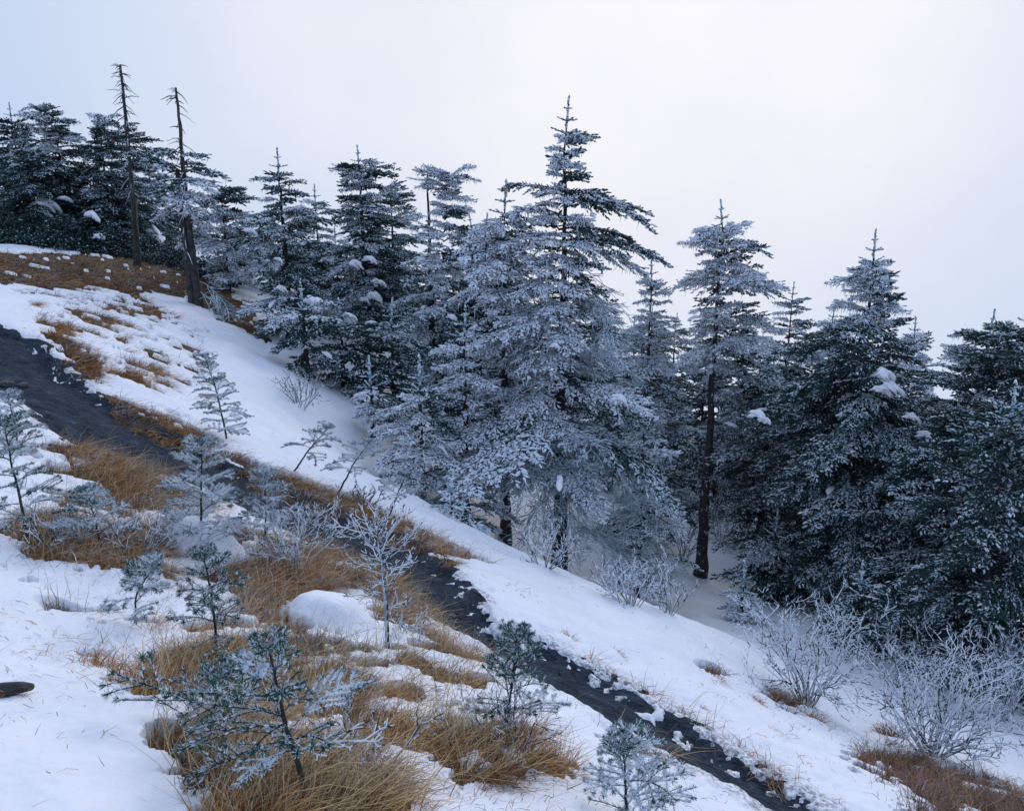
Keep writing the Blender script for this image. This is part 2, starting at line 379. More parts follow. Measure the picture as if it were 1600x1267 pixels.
# ------------------------------------------------------------------ ground, snow, path
def polar_grid(a0, a1, na, r0, r1, nr, A=None, Q=None):
    A = np.linspace(R(a0), R(a1), na) if A is None else A; Q = np.exp(np.linspace(math.log(r0), math.log(r1), nr)) if Q is None else Q; na = len(A); nr = len(Q)
    a, q = np.meshgrid(A, Q, indexing='ij')
    i = (np.arange(na - 1)[:, None] * nr + np.arange(nr - 1)[None]).ravel()
    F = np.stack([i, i + 1, i + nr + 1, i + nr], 1)
    return np.sin(a).ravel() * q.ravel(), np.cos(a).ravel() * q.ravel(), F
x, y, F = polar_grid(-66, 66, 240, 0.8, 78, 300)
soil = link('soil', new_mesh('soil', np.c_[x, y, h_fun(x, y) - .05 * ((sdist(x, y, PATH_POLY) > -.25) & (y < 24))], F[:, ::-1], [m_soil], smooth=True)); tag(soil, kind='structure')
x, y, F = polar_grid(0, 0, 0, 0, 0, 0, R(1) * np.r_[np.linspace(-62, -37, 50)[:-1], np.linspace(-37, 36, 700), np.linspace(36, 62, 50)[1:]],
                     np.r_[np.geomspace(1.1, 2.4, 40)[:-1], np.geomspace(2.4, 14, 330), np.geomspace(14, 76, 120)[1:]])
so0 = snow_off(x, y); nearm = (np.abs(x) < 16) & (y > 1.5) & (y < 24); sp_ = np.full(x.shape, -9.0); sp_[nearm] = sdist(x[nearm], y[nearm], PATH_POLY)
dirt = sstep(.035, .0, so0) * .8 + sstep(-.42, -.02, sp_) * sstep(-.1, .25, fbm(x * 2.2, y * 2.2, 91, 4) + .10 * (y < 8.5)) * .95
so0 = so0 + (.11 * fbm(x * 1.3, y * 1.3, 99, 3) * sstep(-.2, -.9, sp_) * sstep(.03, .06, so0) + .028 * fbm(x * 4.5, y * 4.5, 93, 3) + .014 * fbm(x * 15, y * 15, 95, 2)) * sstep(24, 12, np.hypot(x, y))
snow = link('snow', new_mesh('snow', np.c_[x, y, h_fun(x, y) + so0], F[:, ::-1], [m_snow], col=np.repeat(np.clip(dirt, 0, 1)[:, None], 3, 1), smooth=True)); tag(snow, kind='structure')
# the wider mountainside, dipping just under the detailed sheet where they overlap
x, y, F = polar_grid(-180, 180, 181, 0.3, 900, 120)
rad = np.hypot(x, y); ang = np.abs(np.degrees(np.arctan2(x, y)))
under = sstep(66, 62, ang) * sstep(0.7, 1.3, rad) * sstep(78, 72, rad)
xc = x * np.minimum(1, 150 / rad); yc = y * np.minimum(1, 150 / rad)
z = h_fun(xc, yc) - np.maximum(rad - 150, 0) * 0.45 - 1.0 * under + 0.05
hillside = link('hillside', new_mesh('hillside', np.c_[x, y, z], F[:, ::-1], [m_snow], col=np.zeros((len(x), 3)), smooth=True)); tag(hillside, kind='structure')
# path: a strip between its two edges, with a fringe that runs under the snow banks
ns, nw = 700, 40
U = resample(UP_EDGE, ns); L_ = resample(LO_EDGE, ns); w = np.linspace(-0.22, 1.22, nw)
PX = U[:, None] * (1 - w[None, :, None]) + L_[:, None] * w[None, :, None]
x = PX[..., 0].ravel(); y = PX[..., 1].ravel()
z = h_fun(x, y) + 0.012 + 0.05 * fbm(x * 2.6, y * 2.6, 51, 3) + 0.02 * fbm(x * 11 + 3 * vnoise(x, y, 5), y * 11, 61, 2)
i = (np.arange(ns - 1)[:, None] * nw + np.arange(nw - 1)[None]).ravel()
F = np.stack([i, i + 1, i + nw + 1, i + nw], 1)
path = link('path', new_mesh('path', np.c_[x, y, z], F[:, ::-1], [m_path], smooth=True)); tag(path, kind='structure')

# ------------------------------------------------------------------ dry grass
GC = np.array([(0.56, 0.225, 0.040), (0.38, 0.130, 0.022), (0.56, 0.30, 0.08), (0.10, 0.042, 0.016), (0.66, 0.46, 0.20)])
FR = np.array((0.62, 0.62, 0.64))
def blades(P, az, L, e0, e1, wd, col, segs=3):
    """curved ribbons: start points, heading, length, first and last elevation angle"""
    n = len(P); V = np.zeros((n, segs + 1, 2, 3)); c = P.copy(); side = np.stack([-np.sin(az), np.cos(az), np.zeros(n)], 1)
    tw = rng.uniform(-.6, .6, n)
    for k in range(segs + 1):
        f = k / segs; wk = wd * (1 - 0.8 * f)
        sd_ = side * np.cos(tw)[:, None]; sd_[:, 2] = np.sin(tw)
        V[:, k, 0] = c - sd_ * wk[:, None] / 2; V[:, k, 1] = c + sd_ * wk[:, None] / 2
        e = e0 + (e1 - e0) * (f + .5 / segs)
        a = az + (k > 0) * rng.normal(0, .38, n) * k
        c = c + np.stack([np.cos(a) * np.cos(e), np.sin(a) * np.cos(e), np.sin(e)], 1) * (L / segs)[:, None]
    f = []
    for k in range(segs): f += [(2 * k, 2 * k + 1, 2 * k + 3), (2 * k, 2 * k + 3, 2 * k + 2)]
    F = np.array(f)[None] + (np.arange(n) * 2 * (segs + 1))[:, None, None]
    C = np.repeat(col, 2 * (segs + 1), 0)
    return V.reshape(-1, 3), F.reshape(-1, 3), C
def grass_cols(n, frosty, dark=0.0, k=None):
    k = rng.choice(len(GC), n, p=[.36, .30, .14, .16, .04]) if k is None else k
    c = GC[k] * rng.uniform(.7, 1.25, (n, 1)); f = (rng.random(n) < frosty)[:, None]
    c = np.where(f, c * .35 + FR * .6, c); return c * (1 - dark)
acc = Acc()
for gi, (px, dn) in enumerate(GRASS):
    pa = np.array(px, float); lo = pa.min(0); hi = pa.max(0)
    big = dn in (.52, .40, .42); m = int((hi - lo).prod() * (.75 if big else 2.0))
    u = rng.uniform(lo[0] - 10, hi[0] + 10, m); v = rng.uniform(lo[1] - 10, hi[1] + 10, m)
    u = u[:]; keep = sdist(u, v, pa) > -10; u = u[keep]; v = v[keep]
    P = hit(u, v)
    P[:, 2] = h_fun(P[:, 0], P[:, 1]) - 0.01
    g = grass_field(P[:, 0].copy(), P[:, 1].copy())
    so_ = snow_off(P[:, 0].copy(), P[:, 1].copy())
    prob = np.where(so_ < 0.02, 0.95, 0.045) * np.minimum(1, g * 1.6)
    dist = np.linalg.norm(P, axis=1)
    keep = rng.random(len(P)) < prob * np.clip(1.5 - dist * .03, .35, 1) * np.where(dist < 6, .30, .38) * (1.9 if big else 1)
    P = P[keep]; dist = dist[keep]; n = len(P)
    if n == 0: continue
    e_ = 0.15; gx = (h_base(P[:, 0] + e_, P[:, 1]) - h_base(P[:, 0] - e_, P[:, 1])); gy = (h_base(P[:, 0], P[:, 1] + e_) - h_base(P[:, 0], P[:, 1] - e_))
    swirl = fbm(P[:, 0] * 1.6, P[:, 1] * 1.6, 71, 3) * 3.2
    cs_ = .34; cx_ = np.floor(P[:, 0] / cs_); cy_ = np.floor(P[:, 1] / cs_); bd = np.full(n, 9.0); bx = np.zeros(n); by = np.zeros(n); bid = np.zeros(n)
    for ii in (-1, 0, 1):
        for jj in (-1, 0, 1):
            qx = (cx_ + ii + _hash(cx_ + ii, cy_ + jj, 3)) * cs_; qy = (cy_ + jj + _hash(cx_ + ii, cy_ + jj, 4)) * cs_; dd = np.hypot(P[:, 0] - qx, P[:, 1] - qy)
            m_ = dd < bd; bd[m_] = dd[m_]; bx[m_] = qx[m_]; by[m_] = qy[m_]; bid[m_] = _hash(cx_ + ii, cy_ + jj, 6)[m_]
    gl = np.hypot(gx, gy) + 1e-6
    az = np.arctan2((P[:, 1] - by) / (bd + .03) - gy / gl * .8, (P[:, 0] - bx) / (bd + .03) - gx / gl * .8) + swirl * .5 + rng.normal(0, .55, n)
    fn = fbm(P[:, 0] * 2.0, P[:, 1] * 2.0, 81, 3)
    L = rng.uniform(.08, .33, n) * (0.8 + 0.025 * dist)
    e0 = np.where(rng.random(n) < .6, rng.uniform(-.1, .5, n), rng.uniform(.2, 1.3, n)) + fn * .6; e1 = rng.uniform(-1.0, .1, n)
    col = grass_cols(n, np.clip(.12 + fn * 1.5, 0.0, .7), 0.0)
    col = col * (.34 + .75 * bid[:, None] ** 1.3) * np.where(bid[:, None] > .8, np.array([(1, 1.1, 1.3)]), 1.0)
    st = rng.random(n) < .035; L = np.where(st, rng.uniform(.3, .6, n), L); e1 = np.where(st, rng.uniform(-.35, .1, n), e1); e0 = np.where(st, rng.uniform(-.1, .5, n), e0); col = np.where(st[:, None], GC[4] * rng.uniform(.7, 1.1, (n, 1)), col)
    up_ = (rng.random(n) < .035) & (dist < 10); e0 = np.where(up_, rng.uniform(.9, 1.5, n), e0); e1 = np.where(up_, rng.uniform(-.1, 1.1, n), e1); L = np.where(up_, rng.uniform(.18, .42, n), L)
    col = np.where(up_[:, None], (GC[4] * .65 + FR * .15) * rng.uniform(.6, 1.1, (n, 1)), col)
    if gi == 0: col = col * .72
    if px[0][0] in (1310, 1080, 1170): col = col * np.where(rng.random((n, 1)) < .6, np.array([(.42, .34, .40)]), np.array([(.75, .65, .6)]))
    wd = np.where(up_, .003, .0046) + dist * .0002; wd = np.maximum(wd, dist * .00065) * rng.uniform(.7, 1.2, n)
    acc.add(*blades(P, az, L, e0, e1, wd, col)[:2], 0, np.repeat(col, 8, 0))
n = 14000; u = rng.uniform(-60, 1660, n); v = rng.uniform(430, 1300, n); P = hit(u, v); dist = np.linalg.norm(P, axis=1)
cl = fbm(P[:, 0] * 1.3, P[:, 1] * 1.3, 97, 3); keep = (dist < 17) & (rng.random(n) < np.clip(cl * 3 + .25, .02, 1)) & ((sdist(P[:, 0], P[:, 1], PATH_POLY) < .05) | (rng.random(n) < .3)); P = P[keep]; dist = dist[keep]; n = len(P)
P[:, 2] = h_fun(P[:, 0], P[:, 1]) + np.maximum(0, snow_off(P[:, 0].copy(), P[:, 1].copy())) + .004
acc.add(*blades(P, rng.uniform(0, 6.28, n), rng.uniform(.03, .13, n), rng.uniform(-.1, .9, n), rng.uniform(-.8, -.1, n), np.maximum(.003, dist * .0006), (cc_ := grass_cols(n, .1) * rng.uniform(.4, 1, (n, 1))))[:2], 0, np.repeat(cc_, 8, 0))
grass = link('dry_grass', acc.mesh('dry_grass', [m_grass]))
tag(grass, 'matted orange-brown dry grass combed down the snowy hillside', 'grass', kind='stuff')

def tussock_mesh(seed, n, L0, frosty, tint=1.0, spread=.16, flat=0.0):
    rg = np.random.default_rng(seed); P = np.zeros((n, 3)); a = rg.uniform(0, 6.283, n); q = spread * np.sqrt(rg.random(n))
    P[:, 0] = np.cos(a) * q; P[:, 1] = np.sin(a) * q; P[:, 2] = -.04
    az = a + rg.normal(0, .7, n); L = L0 * rg.uniform(.55, 1.25, n)
    e0 = rg.uniform(.3, 1.5, n) - flat; e1 = rg.uniform(-1.7, .6, n) - flat
    col = grass_cols(n, frosty) * tint
    V, F, C = blades(P, az, L, e0, e1, rg.uniform(.004, .0075, n), col, 4)
    a2 = Acc(); a2.add(V, F, 0, C); return a2.mesh('grass_tussock', [m_grass])
TM = [tussock_mesh(1, 480, .30, .12), tussock_mesh(2, 430, .27, .35), tussock_mesh(3, 340, .21, .1, flat=.3), tussock_mesh(4, 480, .32, .6)]
TMR = [tussock_mesh(5, 500, .22, .12, np.array((.6, .42, .5)), spread=.14), tussock_mesh(6, 450, .20, .2, np.array((.75, .6, .5)), spread=.14, flat=.3)]
def tussock(u, v, me, s, label, sx=1.0):
    p = hit(u, v)[0]; p[2] = hz(p[0], p[1])
    o = link('grass_tussock', me, None, p, (0, R(14), rng.uniform(0, 6.28)), (s * sx * .9, s * .9, s * .8))
    return tag(o, label, 'grass tussock', 'dry grass tussocks')
for a in [
    (790, 1195, TM[0], 1.15, 'tall straw tussock wrapped round the foot of the sapling nearest the path'),
    (850, 1215, TM[1], .85, 'frosted straw tussock on the downhill side of the sapling nearest the path'),
    (735, 1215, TM[0], .85, 'orange-brown tussock on the uphill side of the sapling nearest the path'),
    (450, 905, TM[1], 1.35, 'pale frosted tussock standing above the larger snow mound'),
    (400, 935, TM[0], 1.2, 'orange-brown tussock between the two rounded snow mounds'),
    (500, 920, TM[3], 1.1, 'grey rimed tussock draped over the top of the larger snow mound'),
    (305, 820, TM[0], 1.2, 'brown tussock under the frosted young fir beside the dark path'),
    (220, 985, TM[0], .75, 'lone round tussock at the foot of the thin grey sapling'),
    (140, 1055, TM[2], .9, 'sprawling tussock alone on the open snow at lower left'),
    (600, 1075, TM[2], .75, 'small brown tussock just below the rime-white bare sapling'),
    (615, 1010, TM[1], .9, 'tussock round the foot of the rime-white bare sapling'),
    (110, 890, TM[1], 1.35, 'large frosted tussock under the sapling at the left edge'),
    (190, 905, TM[3], 1.3, 'large grey-frosted tussock right of the left-edge saplings'),
    (45, 845, TM[0], 1.0, 'brown tussock at the foot of the dark left-edge sapling'),
    (330, 1200, TM[0], 1.2, 'big tussock under the green spreading sapling at the bottom'),
    (440, 1240, TM[1], 1.2, 'frosted tussock left of the leaning stem at the bottom edge'),
    (540, 1245, TM[3], 1.1, 'grey rimed tussock right of the leaning stem at the bottom edge'),
    (1105, 1062, TMR[0], 1.2, 'reddish-brown tussock alone on the smooth snow beyond the path'),
    (1205, 1090, TMR[0], 1.1, 'dark red-brown tussock left of the smaller rime-white shrub'),
    (1262, 1128, TMR[1], 1.3, 'low brown tussock under the smaller rime-white shrub'),
    (1198, 1150, TM[2], .9, 'small golden tussock on snow between the path and the rime-white shrubs'),
    (1395, 1160, TMR[0], 1.5, 'dark red-brown tussock at the foot of the larger rime-white shrub'),
    (228, 582, TM[2], 1.6, 'small tussock in the middle of the upper snow slope'),
    (265, 497, TM[2], 1.4, 'small dark tussock on snow left of the twin dead trunks'),
    (40, 478, TM[2], 1.7, 'dark tussock on snow above the bend of the path at the left edge'),
]: tussock(*a)
for k, (u, v, s) in enumerate([(92, 470, 1.2), (150, 527, 1), (190, 510, 1), (312, 622, .8), (1020, 1058, .6), (1088, 1112, .6), (955, 1030, .7), (882, 1000, .7), (1335, 1188, .9), (1230, 1145, .6), (1180, 1100, .6), (1290, 1205, .7), (1225, 1185, .5)]):
    p = hit(u, v)[0]; p[2] = hz(p[0], p[1])
    o = link('grass_tuft', (TM[2], TMR[1])[k % 2], None, p, (0, R(14), k * 1.7), (s, s, s * .8))
    tag(o, 'small brown tuft of grass poking through the snow', 'grass tuft', 'small tufts poking through the snow')

# ------------------------------------------------------------------ branches
def curve_pts(L, n, up, droop, wob, rg):
    t = np.linspace(0, 1, n); x = L * t * (1 - .06 * t)
    z = L * (up * t - droop * t ** 2.2) + rg.normal(0, .004 * L, n).cumsum() * .3
    y = L * wob * np.sin(t * 3.1 + rg.uniform(0, 3)) * t
    p = np.stack([x, y, z], 1); p -= p[0]; return p
def fir_branch(seed, L, frost, sparse=1.0, hang=0.0, fm=None):
    """one limb with side twigs, each set with needle clumps; upper faces rimed"""
    rg = np.random.default_rng(seed); acc = Acc(); n = 9
    mp = curve_pts(L, n, .20, .30 + .14 * rg.random(), .07, rg); r = np.linspace(.010 + .010 * L, .004, n)
    add_tubes(acc, mp[:-1], mp[1:], r[:-1], r[1:], 2, 5)
    SP_, SD, SL, SR, SF = [], [], [], [], []; s0 = .14 * L; step = .085
    T0, T1 = [], []
    ss = np.arange(s0, L * .97, step) if L > .3 else np.arange(.03, L, .06)
    for s in ss:
        f = s / L
        base = np.array([np.interp(f, np.linspace(0, 1, n), mp[:, k]) for k in range(3)])
        for sg in (-1, 1):
            if rg.random() < .22 * sparse: continue
            tl = min(.95, .62 * (L - s) ** .75 * min(1, f * 2.6 + .25)) * rg.uniform(.6, 1.15)
            if tl < .07: tl = .07
            a = sg * R(rg.uniform(38, 66)); dz = rg.uniform(-.30, .08)
            d = np.array([math.cos(a), math.sin(a), dz]); d /= np.linalg.norm(d)
            tf = frost + rg.uniform(-.34, .30)
            m = max(2, int(tl / .075)); q = base.copy(); dd = d.copy(); prev = q
            for k in range(m):
                dd = dd + np.array([.04, 0, -.035]) + rg.normal(0, .06, 3); dd /= np.linalg.norm(dd)
                q = prev + dd * tl / m
                T0.append(prev); T1.append(q)
                for s2 in (-1, 1):
                    if rg.random() < .18 * sparse: continue
                    pd = np.cross(dd, (0, 0, 1)) * s2 * rg.uniform(.5, 1.0) + dd * rg.uniform(.5, .9) + np.array([0, 0, rg.uniform(-.35, .25)])
                    SP_.append(prev); SD.append(pd); SL.append(rg.uniform(.08, .17)); SR.append(rg.uniform(.016, .034)); SF.append(tf)
                prev = q
            SP_.append(prev); SD.append(dd); SL.append(.14); SR.append(.026); SF.append(tf + .1)
        if rg.random() < .8:
            SP_.append(base); SD.append(np.array([.7, rg.uniform(-.3, .3), .55])); SL.append(rg.uniform(.07, .13)); SR.append(.02); SF.append(frost)
    for k in range(3):
        SP_.append(mp[-1]); SD.append(np.array([1, (k - 1) * .6, rg.uniform(-.2, .2)])); SL.append(.13); SR.append(.018); SF.append(frost)
    T0 = np.array(T0); T1 = np.array(T1); add_tubes(acc, T0, T1, .006, .005, 2, 3)
    P = np.array(SP_); D = np.array(SD); add_spindles(acc, P, D, np.array(SL), np.array(SR), np.array(SF), rg)
    if hang > 0:
        k = rg.random(len(P)) < hang; q = P[k] + unit(D[k]) * .06; n2 = len(q)
        dn = np.c_[rg.normal(0, .25, n2), rg.normal(0, .25, n2), -np.ones(n2)]
        add_tubes(acc, q, q + dn * rg.uniform(.05, .18, (n2, 1)), .011, .003, 1, 3)
    return acc.mesh('branch', [m_needle, fm or m_frost, m_bark])
def rime_branch(seed, L, thick=.008, depth=3):
    """bare twigs thickly coated with rime"""
    rg = np.random.default_rng(seed); A0, A1, RR = [], [], []
    def grow(p, d, l, lev, r):
        m = max(2, int(l / .10)); q = p
        for k in range(m):
            d2 = d + rg.normal(0, .16, 3) + np.array([0, 0, -.02]); d2 /= np.linalg.norm(d2); e = q + d2 * l / m
            A0.append(q); A1.append(e); RR.append(r); q = e; d = d2
            if lev < depth:
                for s_ in (-1, 1):
                    if rg.random() < .62:
                        c = np.cross(d2, (0, 0, 1)); c = c / (np.linalg.norm(c) + 1e-6)
                        nd = d2 * .75 + c * s_ * rg.uniform(.5, 1) + np.array([0, 0, rg.uniform(-.4, .35)])
                        grow(q, nd / np.linalg.norm(nd), l * (1 - .6 * k / m) * rg.uniform(.3, .5), lev + 1, r * .85)
    grow(np.zeros(3), np.array([1.0, 0, 0.05]), L, 1, thick)
    a = Acc(); A0 = np.array(A0); A1 = np.array(A1); RR = np.array(RR)
    add_tubes(a, A0, A1, RR, RR * .9, 1, 4)
    off = np.array([0, 0, -.5]) * RR[:, None]
    add_tubes(a, A0 + off, A1 + off, RR * .8, RR * .7, 2, 3)
    return a.mesh('branch', [m_needle, m_frost, m_bark])
LENS = [.3, .6, 1.0, 1.6, 2.4, 3.3]
BR = {}
for kind, fr, spr, hang in (('frosty', .72, 1.3, .26), ('mid', .33, 1.3, .05), ('dark', .08, 1.2, .0)):
    BR[kind] = [[fir_branch(100 + i * 7 + j + {'f': 0, 'm': 1000, 'd': 2000}[kind[0]], L, fr, spr, hang, m_rime if kind == 'frosty' else None) for j in range(3)] for i, L in enumerate(LENS)]
BR['rime'] = [[rime_branch(300 + i * 5 + j, L, .009) for j in range(2)] for i, L in enumerate(LENS)]
def pick(kind, L, rg):
    i = int(np.argmin([abs(math.log(L / q)) for q in LENS])); l = BR[kind][i]
    return l[int(rg.integers(len(l)))], L / LENS[i]

def trunk_mesh(pts_, r0, r1, mat, sides=9, bumpy=.12, seed=0, frost=.0):
    """tapered, slightly knotty trunk along local points"""
    rg = np.random.default_rng(seed); P = np.array(pts_, float); n = 26; s = np.r_[0, np.cumsum(np.linalg.norm(np.diff(P, axis=0), axis=1))]
    t = np.linspace(0, s[-1], n); C = np.stack([np.interp(t, s, P[:, k]) for k in range(3)], 1)
    C[1:-1, :2] += rg.normal(0, r0 * .10, (n - 2, 2)); f = t / s[-1]
    rad = r0 + (r1 - r0) * f ** .9 + r0 * .35 * np.exp(-f * 22)
    an = np.arange(sides) * 2 * math.pi / sides
    rr_ = rad[:, None] * (1 + rg.normal(0, bumpy, (n, sides)) * .6)
    V = np.stack([C[:, None, 0] + np.cos(an) * rr_, C[:, None, 1] + np.sin(an) * rr_, np.repeat(C[:, None, 2], sides, 1)], 2).reshape(-1, 3)
    V = np.r_[V, C[-1:] + [[0, 0, r1]]]; F = []
    for i in range(n - 1):
        for j in range(sides):
            k = (j + 1) % sides; a, b_, c, d = i * sides + j, i * sides + k, (i + 1) * sides + k, (i + 1) * sides + j; F += [(a, b_, c), (a, c, d)]
    for j in range(sides): F.append(((n - 1) * sides + j, (n - 1) * sides + (j + 1) % sides, n * sides))
    mi = (rg.random(len(F)) < frost).astype(int)
    return new_mesh('trunk', V, np.array(F), [mat, m_frost], mi, smooth=True)
def leader_mesh(seed, L=.8):
    """the upright tip of a fir with a few short stiff shoots"""
    rg = np.random.default_rng(seed); a = Acc()
    add_tubes(a, [(0, 0, 0)], [(0, 0, L)], .02, .014, 2, 5)
    n = 16; P = np.c_[np.zeros((n, 2)), np.linspace(L * .15, L * .95, n)]
    add_spindles(a, P, np.tile([[0, 0, 1.0]], (n, 1)) + rg.normal(0, .12, (n, 3)), .12, .032, .6, rg)
    for z_, l in ((.06, .42), (.40, .26), (.72, .12)):
        for k in range(4):
            an = k * 1.57 + z_ * 9; d = np.array([math.cos(an), math.sin(an), .22]); m = max(1, int(l / .07)); ss = np.linspace(0, l, m, endpoint=False)
            P = np.array([0, 0, z_ * L]) + d * ss[:, None]
            add_spindles(a, P, np.tile(d, (m, 1)), .11, .024, .62, rg)
    return a.mesh('crown', [m_needle, m_frost, m_bark])
LEAD = [leader_mesh(k) for k in range(3)]
def snow_lump_mesh(seed):
    rg = np.random.default_rng(seed); nu, nv = 24, 13; V = []; F = []
    for i in range(nv):
        th = math.pi * i / (nv - 1)
        for j in range(nu):
            ph = 2 * math.pi * j / nu; V.append((math.sin(th) * math.cos(ph), math.sin(th) * math.sin(ph), math.cos(th)))
    V = np.array(V); q = V * 1.0
    n_ = 1 + .9 * (vnoise(V[:, 0] * 2.3 + V[:, 2] * 1.3 + seed * 9.7, V[:, 1] * 2.3 + seed + V[:, 2], seed) - .5) * 2 * .8 + .3 * (vnoise(V[:, 0] * 5 + seed, V[:, 1] * 5 + V[:, 2] * 4, seed) - .5)
    V = V * n_[:, None] * np.array([1, .7, .36]); V[:, 2] -= .28 * V[:, 0] ** 2
    for i in range(nv - 1):
        for j in range(nu):
            k = (j + 1) % nu; a, b_, c, d = i * nu + j, i * nu + k, (i + 1) * nu + k, (i + 1) * nu + j; F += [(a, d, c), (a, c, b_)]
    return new_mesh('snow_clump', V, np.array(F), [m_snow], col=np.zeros((len(V), 3)), smooth=True)
LUMP = [snow_lump_mesh(k) for k in range(4)]

def fir(label, u, v, Y, prof, kinds, seed, name='fir_tree', base_r=None, droop=1.0, whorl=.34, per=5, gaps=(), extra=(), lumps=(), lead=True, group=None, tip=(0, 0), bark=None, twigs=.0, cat='tree', pads=.07):
    """a fir: top seen at (u, v) standing Y metres away; prof = (fraction down the tree, reach left, reach right)"""
    rg = np.random.default_rng(seed); top = at_Y(u, v, Y); gz = hz(top[0], top[1]) - .05; H = top[2] - gz
    root = link(name, None, None, (top[0], top[1], gz)); root.empty_display_size = .2
    tag(root, label, cat, group)
    r0 = base_r or H * .0145
    Ht = H - (.75 if lead else .1)
    tp = [(0, 0, 0), (0, 0, Ht * .8), (tip[0] * .5, tip[1] * .5, Ht * .93), (tip[0], tip[1], Ht)]
    link('trunk', trunk_mesh(tp, r0, .018, bark or m_bark, seed=seed, frost=0), root)
    crown = link('crown', LEAD[seed % 3] if lead else None, root, (tip[0], tip[1], Ht - .03), (rg.normal(0, .05), rg.normal(0, .05), 0))
    if not lead: crown.location = (0, 0, 0)
    cz = Ht - .03 if lead else 0; cx, cy = (tip[0], tip[1]) if lead else (0, 0)
    T = np.array([p[0] for p in prof]); RL = np.array([p[1] for p in prof]); RR_ = np.array([p[2] for p in prof])
    def put(z_, az, L, pitch, kind, roll=None):
        me, s = pick(kind, L, rg); f = min(1, max(0, (z_ / Ht - .8) / .2)); ox, oy = tip[0] * f, tip[1] * f
        if L > .7 and rg.random() < pads and math.sin(az) < .5:
            f2 = rg.uniform(.35, .75) * L; q = np.array([ox + math.cos(az) * math.cos(pitch) * f2, oy + math.sin(az) * math.cos(pitch) * f2, z_ + math.sin(pitch) * f2 + .05]); ps = rg.uniform(.06, .14)
            link('snow_clump', LUMP[int(rg.integers(4))], root, q, (rg.normal(0, .2), -pitch + .15, az), (ps * 1.5, ps * .8, ps * .7))
        link('branch', me, crown, (ox - cx, oy - cy, z_ - cz), (rg.normal(0, .15) if roll is None else roll, -pitch, az), (s, s * rg.uniform(.85, 1.1), s))
    z_ = Ht - .1; cnt = 0; ph = rg.uniform(0, 50, 3)
    while z_ > H * (1 - T[-1]) and cnt < 285:
        t = 1 - z_ / H
        k = min(1, .35 + t * 3) * whorl
        if not any(a <= t <= b for a, b in gaps):
            tier = rg.uniform(.70, 1.22) if t > .1 else 1; a0 = rg.uniform(0, 6.28); m = per + int(rg.integers(-1, 2))
            if t < .06: m = 4
            for j in range(m):
                az = a0 + j * 6.283 / m + rg.normal(0, .2); c = math.cos(az)
                rl = np.interp(t, T, RL); rr__ = np.interp(t, T, RR_)
                L = (rl + rr__) / 2 + (rr__ - rl) / 2 * c; L *= tier * rg.uniform(.5, 1.18) * (1 + .55 * float(fbm(np.array([c * 1.3 + ph[0]]), np.array([z_ * .75 + ph[1] + math.sin(az)]), 5, 2)[0]) * 2)
                if L < .12: continue
                pit = R(np.interp(t, [0, .1, .35, 1], [38, 16, 2, -10])) * 1.0 - R(6) * (droop - 1) * 3 + rg.normal(0, .10)
                kd = kinds[0] if t < kinds[1] else kinds[2]
                if kd == 'mix': kd = ('frosty', 'mid', 'dark')[int(rg.choice(3, p=[.35, .4, .25]))]
                if rg.random() < twigs and t > .35: kd = 'rime'
                wind = -.75 * c - .65 * math.sin(az)
                if kd == 'frosty' and wind < -.1 and rg.random() < .55: kd = 'mid'
                if kd == 'mid': kd = 'frosty' if (wind > .3 and rg.random() < .4) else ('dark' if wind < 0 and rg.random() < .6 else 'mid')
                if kd == 'dark' and wind > .3 and rg.random() < .22: kd = 'mid'
                put(z_ + rg.normal(0, k * .3), az, L, pit, kd); cnt += 1
        z_ -= k * rg.uniform(.75, 1.25)
    for (vv, side, L, kd, pit) in extra:
        q = at_Y(u, vv, Y)[2] - gz; put(q, 0 + rg.normal(0, .15) if side > 0 else math.pi + rg.normal(0, .15), L, R(pit), kd, 0.0)
    for (uu, vv, s) in lumps:
        tz = float(np.clip(1 - (at_Y(uu, vv, Y - 1)[2] - gz) / H, 0, 1)); q = at_Y(uu, vv, Y - (.3 + .85 * float(np.interp(tz, T, (RL + RR_) / 2)))); q = q - np.array([top[0], top[1], gz])
        link('snow_clump', LUMP[int(rg.integers(4))], root, q, (R(15) * rg.normal(), R(18), rg.uniform(-.5, .5)), (s, s, s * rg.uniform(.8, 1.3)))
    return root

SPIRE = [(0, .1, .1), (.1, .8, .8), (.3, 1.5, 1.5), (.6, 2.2, 2.2), (.95, 2.2, 2.2)]
def scl(p, a, b=None): return [(t, l * a, r * (b or a)) for t, l, r in p]

fir('tallest rime-white fir in the centre with two long limbs reaching right near its top', 885, 155, 19,
    [(0, .1, .1), (.05, .3, .4), (.07, .35, .7), (.12, .6, .65), (.155, .55, .8), (.18, .9, 1.2), (.20, 1.3, 1.3), (.25, 1.3, 1.3), (.30, 1.9, 1.2), (.36, 1.5, 1.0), (.45, 1.8, 1.9), (.6, 2.9, 2.7), (.66, 3.7, 3.2), (.72, 2.6, 3.2), (.765, 1.0, 2.8)],
    ('frosty', .66, 'frosty'), 11, base_r=.21, per=6, whorl=.33, gaps=((.33, .345),), twigs=.20,
    extra=((318, 1, 2.2, 'mid', 4), (312, 1, 2.35, 'mid', -2), (300, 1, 1.6, 'frosty', 0), (378, 1, 2.75, 'mid', 2), (385, 1, 2.5, 'frosty', -6), (405, 1, 3.0, 'rime', -16), (300, -1, 1.5, 'mid', 5)),
    lumps=((968, 622, .16), (868, 540, .10)))
